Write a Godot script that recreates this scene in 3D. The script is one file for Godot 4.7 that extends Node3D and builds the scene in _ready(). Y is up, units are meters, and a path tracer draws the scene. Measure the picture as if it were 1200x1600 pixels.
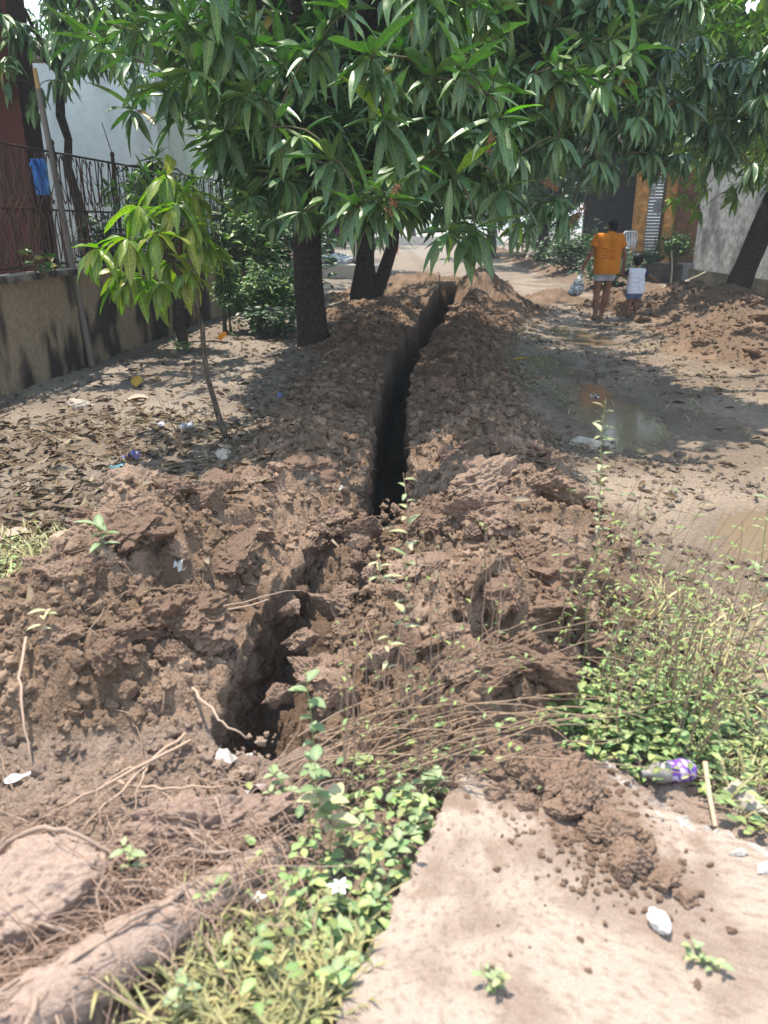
extends Node3D
# A lane with a hand-dug trench between spoil banks under mango trees. Metres, y up, the lane runs towards -z.

var rng := RandomNumberGenerator.new()
var cam_at := Vector3(0, 1.55, 0)


# ---------------------------------------------------------------- mesh builder
class MB:
	var v := PackedVector3Array()
	var n := PackedVector3Array()
	var uv := PackedVector2Array()
	var c := PackedColorArray()
	var i := PackedInt32Array()
	var tint := Color.WHITE

	func vert(p: Vector3, nn: Vector3, u: Vector2) -> int:
		v.append(p)
		n.append(nn)
		uv.append(u)
		c.append(tint)
		return v.size() - 1

	func tri(a: int, b: int, d: int) -> void:
		var g := (v[b] - v[a]).cross(v[d] - v[a])
		if g.dot(n[a] + n[b] + n[d]) > 0.0:
			i.append(a); i.append(d); i.append(b)
		else:
			i.append(a); i.append(b); i.append(d)

	func quad(a: int, b: int, d: int, e: int) -> void:
		tri(a, b, d)
		tri(a, d, e)

	func tube(p: PackedVector3Array, r: PackedFloat32Array, sides: int, rough := 0.0, wob: FastNoiseLite = null) -> void:
		var m := p.size()
		var side := Vector3.ZERO
		var first := v.size()
		var along := 0.0
		for k in m:
			var t := (p[mini(k + 1, m - 1)] - p[maxi(k - 1, 0)]).normalized()
			if side == Vector3.ZERO:
				side = t.cross(Vector3.UP if absf(t.y) < 0.9 else Vector3.RIGHT).normalized()
			side = (side - t * side.dot(t)).normalized()
			var up := t.cross(side)
			if k > 0:
				along += p[k].distance_to(p[k - 1])
			for s in sides + 1:
				var a := TAU * (s % sides) / sides
				var dir := side * cos(a) + up * sin(a)
				var rr := r[k]
				if wob:
					var q := p[k] + dir * r[k]
					rr *= 1.0 + rough * wob.get_noise_3d(q.x, q.y, q.z)
				vert(p[k] + dir * rr, dir, Vector2(float(s) / sides, along))
		for k in m - 1:
			for s in sides:
				var a := first + k * (sides + 1) + s
				quad(a, a + 1, a + sides + 2, a + sides + 1)
		for e in 2:
			var k := 0 if e == 0 else m - 1
			if r[k] < 0.004:
				continue
			var out := (p[0] - p[1]).normalized() if e == 0 else (p[m - 1] - p[m - 2]).normalized()
			var mid := vert(p[k], out, Vector2.ZERO)
			var ring := []
			for s in sides:
				ring.append(vert(v[first + k * (sides + 1) + s], out, Vector2.ZERO))
			for s in sides:
				tri(mid, ring[s], ring[(s + 1) % sides])

	func box(at: Vector3, size: Vector3, basis := Basis.IDENTITY, bevel := 0.0) -> void:
		# a box with chamfered edges
		var h := size * 0.5
		var b := minf(bevel, minf(h.x, minf(h.y, h.z)) * 0.9)
		for ax in 3:
			for sg in [-1.0, 1.0]:
				var nn := Vector3.ZERO
				nn[ax] = sg
				var u := (ax + 1) % 3
				var w := (ax + 2) % 3
				var q := []
				for s in [[-1, -1], [1, -1], [1, 1], [-1, 1]]:
					var p := Vector3.ZERO
					p[ax] = sg * h[ax]
					p[u] = s[0] * (h[u] - b)
					p[w] = s[1] * (h[w] - b)
					q.append(vert(at + basis * p, basis * nn, Vector2(p[u], p[w])))
				quad(q[0], q[1], q[2], q[3])
		if b <= 0.0:
			return
		for ax in 3:
			var u := (ax + 1) % 3
			var w := (ax + 2) % 3
			for s in [[-1, -1], [1, -1], [1, 1], [-1, 1]]:
				var nn := Vector3.ZERO
				nn[u] = s[0] * 0.7071
				nn[w] = s[1] * 0.7071
				var q := []
				for e in [[-1, 0], [1, 0], [1, 1], [-1, 1]]:
					var p := Vector3.ZERO
					p[ax] = e[0] * (h[ax] - b)
					p[u] = s[0] * (h[u] - (b if e[1] else 0.0))
					p[w] = s[1] * (h[w] - (0.0 if e[1] else b))
					q.append(vert(at + basis * p, basis * nn, Vector2(p[ax], p[u])))
				quad(q[0], q[1], q[2], q[3])
		for sx in [-1, 1]:
			for sy in [-1, 1]:
				for sz in [-1, 1]:
					var nn := Vector3(sx, sy, sz).normalized()
					var a := vert(at + basis * Vector3(sx * h.x, sy * (h.y - b), sz * (h.z - b)), basis * nn, Vector2.ZERO)
					var d := vert(at + basis * Vector3(sx * (h.x - b), sy * h.y, sz * (h.z - b)), basis * nn, Vector2.ZERO)
					var e := vert(at + basis * Vector3(sx * (h.x - b), sy * (h.y - b), sz * h.z), basis * nn, Vector2.ZERO)
					tri(a, d, e)

	func ball(at: Vector3, r: Vector3, seg := 12, rings := 8, bas := Basis.IDENTITY) -> void:
		var first := v.size()
		for a in rings + 1:
			var th := PI * a / rings
			for b in seg + 1:
				var ph := TAU * (b % seg) / seg
				var d := Vector3(sin(th) * cos(ph), cos(th), sin(th) * sin(ph))
				vert(at + bas * (d * r), (bas * (d / r)).normalized(), Vector2(float(b) / seg, float(a) / rings))
		for a in rings:
			for b in seg:
				var q := first + a * (seg + 1) + b
				if a > 0:
					tri(q, q + 1, q + seg + 1)
				if a < rings - 1:
					tri(q + 1, q + seg + 2, q + seg + 1)

	func grid(rows: int, cols: int, first: int) -> void:
		for a in rows - 1:
			for b in cols - 1:
				var q := first + a * cols + b
				quad(q, q + 1, q + cols + 1, q + cols)

	func smooth() -> void:
		var acc := PackedVector3Array()
		acc.resize(v.size())
		for k in range(0, i.size(), 3):
			var g := (v[i[k + 2]] - v[i[k]]).cross(v[i[k + 1]] - v[i[k]])
			acc[i[k]] += g
			acc[i[k + 1]] += g
			acc[i[k + 2]] += g
		for k in v.size():
			n[k] = acc[k].normalized() if acc[k].length_squared() > 1e-16 else Vector3.UP

	func done() -> ArrayMesh:
		var a := []
		a.resize(Mesh.ARRAY_MAX)
		a[Mesh.ARRAY_VERTEX] = v
		a[Mesh.ARRAY_NORMAL] = n
		a[Mesh.ARRAY_TEX_UV] = uv
		a[Mesh.ARRAY_COLOR] = c
		a[Mesh.ARRAY_INDEX] = i
		var m := ArrayMesh.new()
		m.add_surface_from_arrays(Mesh.PRIMITIVE_TRIANGLES, a)
		return m


# ---------------------------------------------------------------- signed-distance bodies, meshed as surface nets
class Field:
	var o := Vector3.ZERO
	var h := 0.012
	var nx := 0
	var ny := 0
	var nz := 0
	var d := PackedFloat32Array()

	func _init(lo: Vector3, hi: Vector3, cell: float) -> void:
		o = lo
		h = cell
		nx = int((hi.x - lo.x) / cell) + 2
		ny = int((hi.y - lo.y) / cell) + 2
		nz = int((hi.z - lo.z) / cell) + 2
		d.resize(nx * ny * nz)
		d.fill(1.0)

	func cap(a: Vector3, b: Vector3, ra: float, rb: float, k := 0.03) -> void:
		var m := maxf(ra, rb) + k + 2.5 * h
		var lo := (a.min(b) - Vector3.ONE * m - o) / h
		var hi := (a.max(b) + Vector3.ONE * m - o) / h
		var ab := b - a
		var l2 := maxf(ab.length_squared(), 1e-9)
		for z in range(maxi(0, int(lo.z)), mini(nz, int(hi.z) + 1)):
			for y in range(maxi(0, int(lo.y)), mini(ny, int(hi.y) + 1)):
				var at := (z * ny + y) * nx
				for x in range(maxi(0, int(lo.x)), mini(nx, int(hi.x) + 1)):
					var p := o + Vector3(x, y, z) * h - a
					var t := clampf(p.dot(ab) / l2, 0.0, 1.0)
					var e := (p - ab * t).length() - lerpf(ra, rb, t)
					var f := d[at + x]
					var s := maxf(k - absf(e - f), 0.0)
					d[at + x] = minf(e, f) - s * s / (4.0 * k)

	func cut(nn: Vector3, c: float) -> void:
		for z in nz:
			for y in ny:
				for x in nx:
					var q := (z * ny + y) * nx + x
					var e := nn.dot(o + Vector3(x, y, z) * h) - c
					if e > d[q]:
						d[q] = e

	func mesh(mb: MB) -> void:
		var id := PackedInt32Array()
		id.resize(nx * ny * nz)
		id.fill(-1)
		var sx := 1
		var sy := nx
		var sz := nx * ny
		var off := [0, sx, sy, sx + sy, sz, sz + sx, sz + sy, sz + sx + sy]
		for z in nz - 1:
			for y in ny - 1:
				for x in nx - 1:
					var q := (z * ny + y) * nx + x
					var mask := 0
					for k in 8:
						if d[q + off[k]] < 0.0:
							mask |= 1 << k
					if mask == 0 or mask == 255:
						continue
					var sum := Vector3.ZERO
					var cnt := 0
					for k in 8:
						for ax in 3:
							if k & (1 << ax):
								continue
							var j: int = k | (1 << ax)
							var da := d[q + off[k]]
							var db := d[q + off[j]]
							if (da < 0.0) == (db < 0.0):
								continue
							var p := Vector3(k & 1, (k >> 1) & 1, (k >> 2) & 1)
							p[ax] += da / (da - db)
							sum += p
							cnt += 1
					var g := Vector3(d[q + sx] - d[q] + d[q + sx + sy + sz] - d[q + sy + sz], d[q + sy] - d[q] + d[q + sx + sy + sz] - d[q + sx + sz], d[q + sz] - d[q] + d[q + sx + sy + sz] - d[q + sx + sy])
					var w := o + (Vector3(x, y, z) + sum / cnt) * h
					id[q] = mb.vert(w, g.normalized(), Vector2(w.x, w.y))
		for z in range(1, nz - 1):
			for y in range(1, ny - 1):
				for x in range(1, nx - 1):
					var q := (z * ny + y) * nx + x
					var s0 := d[q] < 0.0
					if s0 != (d[q + sx] < 0.0):
						quad_of(mb, id, q, q - sy, q - sy - sz, q - sz)
					if s0 != (d[q + sy] < 0.0):
						quad_of(mb, id, q, q - sx, q - sx - sz, q - sz)
					if s0 != (d[q + sz] < 0.0):
						quad_of(mb, id, q, q - sx, q - sx - sy, q - sy)

	func quad_of(mb: MB, id: PackedInt32Array, a: int, b: int, c: int, e: int) -> void:
		if id[a] >= 0 and id[b] >= 0 and id[c] >= 0 and id[e] >= 0:
			mb.quad(id[a], id[b], id[c], id[e])


# ---------------------------------------------------------------- naming
func numbered(called: String) -> String:
	if not has_node(NodePath(called)):
		return called
	var k: int = used.get(called, 0) + 1
	while has_node(NodePath("%s_%03d" % [called, k])):
		k += 1
	used[called] = k
	return "%s_%03d" % [called, k]

var used := {}
var part_used := {}


func tag(o: Node, label: String, category := "", group := "", kind := "") -> void:
	if label: o.set_meta("label", label)
	if category: o.set_meta("category", category)
	if group: o.set_meta("group", group)
	if kind: o.set_meta("kind", kind)


func thing(called: String, label: String, category: String, at := Vector3.ZERO, turn := 0.0, group := "") -> Node3D:
	var o := Node3D.new()
	o.name = numbered(called)
	add_child(o)
	o.position = at
	o.rotation.y = turn
	tag(o, label, category, group)
	return o


func part(called: String, mesh: Mesh, mat: Material, parent: Node3D = self, xf := Transform3D.IDENTITY) -> MeshInstance3D:
	var o := MeshInstance3D.new()
	if parent == self:
		o.name = numbered(called)
	else:
		var key := "%d/%s" % [parent.get_instance_id(), called]
		var k: int = part_used.get(key, 0)
		part_used[key] = k + 1
		o.name = called if k == 0 else "%s_%03d" % [called, k]
	o.mesh = mesh
	o.material_override = mat
	o.transform = xf
	parent.add_child(o)
	return o


func struct(called: String, mesh: Mesh, mat: Material, label := "") -> MeshInstance3D:
	var o := part(called, mesh, mat)
	tag(o, label, "", "", "structure")
	return o


func scatter(called: String, mesh: Mesh, mat: Material, tfs: Array, cols: Array, parent: Node3D = self) -> MultiMeshInstance3D:
	var m := MultiMesh.new()
	m.transform_format = MultiMesh.TRANSFORM_3D
	m.use_colors = true
	m.mesh = mesh
	m.instance_count = tfs.size()
	var b := PackedFloat32Array()
	b.resize(tfs.size() * 16)
	for k in tfs.size():
		var t: Transform3D = tfs[k]
		var cc: Color = cols[k % cols.size()]
		var q := k * 16
		b[q] = t.basis.x.x; b[q + 1] = t.basis.y.x; b[q + 2] = t.basis.z.x; b[q + 3] = t.origin.x
		b[q + 4] = t.basis.x.y; b[q + 5] = t.basis.y.y; b[q + 6] = t.basis.z.y; b[q + 7] = t.origin.y
		b[q + 8] = t.basis.x.z; b[q + 9] = t.basis.y.z; b[q + 10] = t.basis.z.z; b[q + 11] = t.origin.z
		b[q + 12] = cc.r; b[q + 13] = cc.g; b[q + 14] = cc.b; b[q + 15] = 1.0
	m.buffer = b
	var o := MultiMeshInstance3D.new()
	o.multimesh = m
	o.material_override = mat
	var key := "%d/%s" % [parent.get_instance_id(), called]
	var k2: int = part_used.get(key, 0)
	part_used[key] = k2 + 1
	o.name = numbered(called) if parent == self else (called if k2 == 0 else "%s_%03d" % [called, k2])
	parent.add_child(o)
	o.set_meta("kind", "stuff")
	return o


func noise(freq: float, type := FastNoiseLite.TYPE_SIMPLEX_SMOOTH, oct := 1, sd := 1) -> FastNoiseLite:
	var f := FastNoiseLite.new()
	f.noise_type = type
	f.frequency = freq
	f.seed = sd
	f.fractal_type = FastNoiseLite.FRACTAL_FBM if oct > 1 else FastNoiseLite.FRACTAL_NONE
	f.fractal_octaves = oct
	return f


func lin(r: float, g: float, b: float) -> Color:
	return Color(r, g, b).linear_to_srgb()


func mat(color: Color, rough := 0.9, spec := 0.5) -> StandardMaterial3D:
	var m := StandardMaterial3D.new()
	m.albedo_color = color
	m.roughness = rough
	m.metallic_specular = spec
	return m


# a seamless noise picture between two greys or colours
func noise_tex(freq: float, oct: int, lo: Color, hi: Color, size := 512, sd := 3, type := FastNoiseLite.TYPE_SIMPLEX_SMOOTH, mid := 0.5) -> NoiseTexture2D:
	var t := NoiseTexture2D.new()
	t.width = size
	t.height = size
	t.seamless = true
	t.noise = noise(freq, type, oct, sd)
	t.noise.fractal_gain = 0.62
	var g := Gradient.new()
	g.set_color(0, lo)
	g.set_color(1, hi)
	g.set_offset(0, maxf(0.0, mid - 0.32))
	g.set_offset(1, minf(1.0, mid + 0.32))
	t.color_ramp = g
	return t


func earth(color: Color, rough: float, bump_cm: float, scale: float, tex: Texture2D, height: Texture2D, vcol := true) -> StandardMaterial3D:
	var m := mat(color, rough, 0.35)
	m.vertex_color_use_as_albedo = vcol
	m.uv1_triplanar = true
	m.uv1_world_triplanar = true
	m.uv1_scale = Vector3.ONE * scale
	m.albedo_texture = tex
	if height:
		m.heightmap_enabled = true
		m.heightmap_texture = height
		m.heightmap_scale = bump_cm
	return m


func ico(level: int) -> Array:
	var t := (1.0 + sqrt(5.0)) / 2.0
	var vs: Array[Vector3] = []
	for s in [[-1, t, 0], [1, t, 0], [-1, -t, 0], [1, -t, 0], [0, -1, t], [0, 1, t], [0, -1, -t], [0, 1, -t], [t, 0, -1], [t, 0, 1], [-t, 0, -1], [-t, 0, 1]]:
		vs.append(Vector3(s[0], s[1], s[2]).normalized())
	var f := [0, 11, 5, 0, 5, 1, 0, 1, 7, 0, 7, 10, 0, 10, 11, 1, 5, 9, 5, 11, 4, 11, 10, 2, 10, 7, 6, 7, 1, 8, 3, 9, 4, 3, 4, 2, 3, 2, 6, 3, 6, 8, 3, 8, 9, 4, 9, 5, 2, 4, 11, 6, 2, 10, 8, 6, 7, 9, 8, 1]
	for l in level:
		var g := []
		var mids := {}
		for k in range(0, f.size(), 3):
			var m := []
			for e in 3:
				var a: int = f[k + e]
				var b: int = f[k + (e + 1) % 3]
				var key := Vector2i(mini(a, b), maxi(a, b))
				if not mids.has(key):
					vs.append(((vs[a] + vs[b]) * 0.5).normalized())
					mids[key] = vs.size() - 1
				m.append(mids[key])
			g.append_array([f[k], m[0], m[2], f[k + 1], m[1], m[0], f[k + 2], m[2], m[1], m[0], m[1], m[2]])
		f = g
	return [vs, f]


func lump(level: int, sd: int, squash: Vector3, coarse: float, fine: float, facets := 0) -> ArrayMesh:
	var q := ico(level)
	var mb := MB.new()
	var n1 := noise(0.9, FastNoiseLite.TYPE_SIMPLEX_SMOOTH, 2, sd)
	var n2 := noise(3.2, FastNoiseLite.TYPE_SIMPLEX, 3, sd + 7)
	var r := RandomNumberGenerator.new()
	r.seed = sd * 131 + 5
	var planes := []
	for k in facets:
		planes.append([Vector3(r.randf_range(-1, 1), r.randf_range(-0.6, 1), r.randf_range(-1, 1)).normalized(), r.randf_range(0.5, 0.8)])
	for p: Vector3 in q[0]:
		var w := p * (1.0 + coarse * n1.get_noise_3dv(p))
		for pl in planes:
			var e: float = w.dot(pl[0]) - pl[1]
			if e > 0.0:
				w -= pl[0] * e * 0.85
		w *= 1.0 + fine * n2.get_noise_3dv(p)
		mb.vert(w * squash, p, Vector2(p.x, p.y))
	var f: Array = q[1]
	for k in range(0, f.size(), 3):
		mb.tri(f[k], f[k + 1], f[k + 2])
	mb.smooth()
	return mb.done()


# ---------------------------------------------------------------- the ground: height of the earth at x, and d metres down the lane
var n_cell: FastNoiseLite
var n_cell2: FastNoiseLite
var n_fine: FastNoiseLite
var n_grit: FastNoiseLite
var n_wide: FastNoiseLite
var n_edge: FastNoiseLite
var water_pits := [Vector4(1.95, 6.9, 0.55, 1.3), Vector4(2.25, 3.95, 0.62, 0.5), Vector4(1.9, 9.6, 0.45, 1.0), Vector4(2.9, 12.0, 0.5, 1.4), Vector4(2.6, 17.5, 0.9, 2.0)]
var heaps := [Vector4(-0.43, 1.44, 0.13, 0.045), Vector4(-0.60, 1.24, 0.15, 0.055), Vector4(-0.78, 1.06, 0.17, 0.06), Vector4(-0.45, 1.66, 0.2, 0.05), Vector4(-1.05, 3.05, 0.42, 0.20), Vector4(-0.72, 3.75, 0.30, 0.13), Vector4(-1.35, 2.55, 0.35, 0.08), Vector4(0.80, 3.15, 0.32, 0.12), Vector4(0.45, 2.45, 0.28, 0.12), Vector4(-0.5, 10.4, 0.5, 0.14), Vector4(-0.35, 14.3, 0.9, 0.2), Vector4(1.55, 15.2, 1.0, 0.45), Vector4(1.0, 17.5, 1.3, 0.4), Vector4(4.2, 9.9, 0.55, 0.2), Vector4(5.1, 11.7, 0.9, 0.2), Vector4(5.7, 14.1, 1.1, 0.3), Vector4(4.55, 15.6, 0.6, 0.3), Vector4(3.6, 17.0, 0.5, 0.25), Vector4(-0.55, 17.5, 0.8, 0.15), Vector4(0.3, 19.0, 0.7, 0.25)]
var row_d := -1.0
var R := PackedFloat32Array()


func tab(d: float, pts: PackedVector2Array) -> float:
	if d <= pts[0].x:
		return pts[0].y
	for k in range(1, pts.size()):
		if d < pts[k].x:
			return lerpf(pts[k - 1].y, pts[k].y, smoothstep(pts[k - 1].x, pts[k].x, d))
	return pts[-1].y

var t_cx := PackedVector2Array([Vector2(1.6, -0.45), Vector2(2.1, -0.42), Vector2(2.6, -0.37), Vector2(3.2, -0.26), Vector2(3.6, -0.12), Vector2(4.0, 0.02), Vector2(6.2, 0.05), Vector2(8.0, 0.13), Vector2(9.3, 0.25), Vector2(11.0, 0.44), Vector2(13.0, 0.78), Vector2(16.0, 1.3), Vector2(20.0, 1.5)])
var t_hw := PackedVector2Array([Vector2(1.9, 0.11), Vector2(2.3, 0.13), Vector2(3.4, 0.12), Vector2(4.0, 0.13), Vector2(8.0, 0.145), Vector2(13.0, 0.24), Vector2(16.0, 0.2)])
var t_dep := PackedVector2Array([Vector2(1.98, 0.0), Vector2(2.10, 0.32), Vector2(2.4, 0.48), Vector2(2.8, 0.40), Vector2(3.15, 0.25), Vector2(3.5, 0.08), Vector2(3.72, 0.05), Vector2(3.84, 0.6), Vector2(4.1, 0.78), Vector2(11.5, 0.78), Vector2(12.4, 0.7), Vector2(15.0, 0.7), Vector2(15.5, 0.0)])
var t_slope := PackedVector2Array([Vector2(1.9, 0.12), Vector2(2.3, 0.10), Vector2(2.7, 0.13), Vector2(3.1, 0.24), Vector2(3.7, 0.12), Vector2(3.9, 0.02), Vector2(12.0, 0.03)])
var t_hl := PackedVector2Array([Vector2(1.95, 0.0), Vector2(2.25, 0.15), Vector2(2.8, 0.24), Vector2(3.6, 0.24), Vector2(4.6, 0.16), Vector2(6.5, 0.10), Vector2(9.0, 0.09), Vector2(12.0, 0.14), Vector2(15.0, 0.16), Vector2(20.0, 0.1), Vector2(26.0, 0.0)])
var t_ol := PackedVector2Array([Vector2(2.0, 0.35), Vector2(3.0, 0.45), Vector2(4.2, 0.35), Vector2(6.0, 0.32), Vector2(10.0, 0.4), Vector2(14.0, 0.5)])
var t_wl := PackedVector2Array([Vector2(2.0, 0.7), Vector2(3.4, 0.55), Vector2(4.6, 0.5), Vector2(7.0, 0.55), Vector2(10.0, 0.5), Vector2(14.0, 0.7)])
var t_hr := PackedVector2Array([Vector2(1.8, 0.0), Vector2(2.1, 0.12), Vector2(2.7, 0.24), Vector2(3.6, 0.3), Vector2(4.6, 0.20), Vector2(7.0, 0.14), Vector2(10.0, 0.16), Vector2(13.0, 0.24), Vector2(16.0, 0.3), Vector2(20.0, 0.0)])
var t_or := PackedVector2Array([Vector2(2.0, 0.4), Vector2(3.4, 0.5), Vector2(5.0, 0.38), Vector2(9.0, 0.35), Vector2(13.0, 0.35)])
var t_wr := PackedVector2Array([Vector2(2.0, 0.4), Vector2(3.4, 0.42), Vector2(5.0, 0.5), Vector2(8.0, 0.6), Vector2(13.0, 0.6)])
var t_xb := PackedVector2Array([Vector2(7.0, 4.9), Vector2(9.5, 4.6), Vector2(14.0, 5.55), Vector2(22.0, 5.7), Vector2(40.0, 6.0), Vector2(70.0, 6.6)])


func set_row(d: float) -> void:
	if d == row_d:
		return
	row_d = d
	R = PackedFloat32Array([tab(d, t_cx), tab(d, t_hw), tab(d, t_dep), tab(d, t_slope), tab(d, t_hl), tab(d, t_ol), tab(d, t_wl), tab(d, t_hr), tab(d, t_or), tab(d, t_wr), tab(d, t_xb),
		0.025 * n_edge.get_noise_2d(d * 3.0, 0.0) + 0.02 * n_edge.get_noise_2d(d * 11.0, 40.0), 0.025 * n_edge.get_noise_2d(d * 3.0, 90.0) + 0.02 * n_edge.get_noise_2d(d * 11.0, 140.0)])

var spoil := 0.0     # how much of the last height asked for is dug-out soil
var heap_far := 0.0  # ... of it in the bank across the lane
var pit := 0.0


# the surface, as if there were no trench
func gh(x: float, d: float) -> float:
	set_row(d)
	var s := x - R[0]
	var h := 0.0
	var ul := -s - R[1]
	if ul < 0.0: ul = 0.0
	var b := 0.0
	if s < 0.0:
		var o := R[5]
		if ul < o:
			b = R[4] * lerpf(0.5, 1.0, smoothstep(0.0, o, ul))
		else:
			var e := (ul - o) / R[6]
			b = R[4] * exp(-e * e)
	else:
		var ur := maxf(0.0, s - R[1] - R[3])
		var o := R[8]
		if ur < o:
			b = R[7] * lerpf(0.5, 1.0, smoothstep(0.0, o, ur))
		else:
			var e := (ur - o) / R[9]
			b = R[7] * exp(-e * e)
	for q: Vector4 in heaps:
		var dx := x - q.x
		var dd := d - q.y
		var rr := (dx * dx + dd * dd) / (q.z * q.z)
		if rr < 5.0:
			b += q.w * exp(-rr)
	heap_far = 0.0
	if x > 2.8 and d > 6.0:
		var e := (x - R[10]) / (0.6 if x < R[10] else 1.1)
		heap_far = 0.27 * exp(-e * e) * smoothstep(7.2, 9.5, d) * (0.75 + 0.5 * n_wide.get_noise_2d(x * 0.5, d * 0.6))
		b += heap_far
	spoil = clampf(b / 0.1, 0.0, 1.0)
	if d < 2.3 and x < 0.6:
		spoil = maxf(spoil, 0.4)
	h += b * (1.0 + 0.3 * n_wide.get_noise_2d(x * 1.4, d * 1.4))
	var wd := 0.02 * n_wide.get_noise_2d(x * 9.0, d * 9.0)
	if spoil > 0.02:
		var v1 := n_cell.get_noise_2d(x + wd, d - wd) + 1.0
		var v2 := n_cell2.get_noise_2d(x - wd, d + wd) + 1.0
		var rise := (1.0 - 0.4 * smoothstep(4.4, 6.0, d)) * (0.35 + 0.65 * smoothstep(-0.3, 0.5, n_wide.get_noise_2d(x * 2.0 + 30.0, d * 2.0)))
		h += spoil * (0.15 * rise * (0.55 - v1 * v1) + 0.042 * (0.5 - v2 * v2))
	var f := n_fine.get_noise_2d(x, d)
	var g := n_grit.get_noise_2d(x, d)
	h += f * lerpf(0.014, 0.026, spoil) + g * lerpf(0.005, 0.014, spoil)
	h += 0.02 * n_wide.get_noise_2d(x, d)
	pit = 0.0
	for q: Vector4 in water_pits:
		var dx := (x - q.x) / q.z
		var dd := (d - q.y) / q.w
		var rr := dx * dx + dd * dd
		if rr < 5.0:
			pit = maxf(pit, exp(-rr))
	h -= 0.055 * pit * (1.0 - spoil)
	return h


func on_ground(x: float, d: float, lift := 0.0) -> Vector3:
	return Vector3(x, gh(x, d) + lift, -d)


func shade_of(x: float, d: float) -> Color:
	# the colour of the earth itself: yellow-brown dug clay, greyer trodden mud, pale dusty yard
	var w := n_wide.get_noise_2d(x * 0.8 + 11.0, d * 0.8) * 0.5 + 0.5
	var w2 := n_fine.get_noise_2d(x * 0.21, d * 0.21 + 50.0) * 0.5 + 0.5
	var clay := Color(0.220, 0.147, 0.098).lerp(Color(0.322, 0.222, 0.155), smoothstep(0.35, 0.8, w2))
	if heap_far > 0.03:
		clay = clay.lerp(Color(0.218, 0.150, 0.104), 0.75)
	var mud := Color(0.195, 0.147, 0.108).lerp(Color(0.32, 0.25, 0.188), smoothstep(0.3, 0.75, w))
	var yard := Color(0.225, 0.182, 0.145).lerp(Color(0.335, 0.285, 0.23), smoothstep(0.3, 0.8, w))
	var s := x - R[0]
	var c := yard.lerp(mud, smoothstep(-0.6, 0.4, s))
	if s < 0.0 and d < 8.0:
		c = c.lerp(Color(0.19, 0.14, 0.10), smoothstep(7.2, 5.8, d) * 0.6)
	if d > 22.0:
		c = c.lerp(Color(0.28, 0.23, 0.18), smoothstep(22.0, 34.0, d))
	if d < 2.4:
		c = c.lerp(Color(0.335, 0.25, 0.20), 0.8)
	c = c.lerp(clay, smoothstep(0.15, 0.7, spoil))
	c = c.lerp(Color(0.15, 0.112, 0.078), 0.7 * smoothstep(0.15, 0.7, pit) * (1.0 - spoil))
	return c


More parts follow.
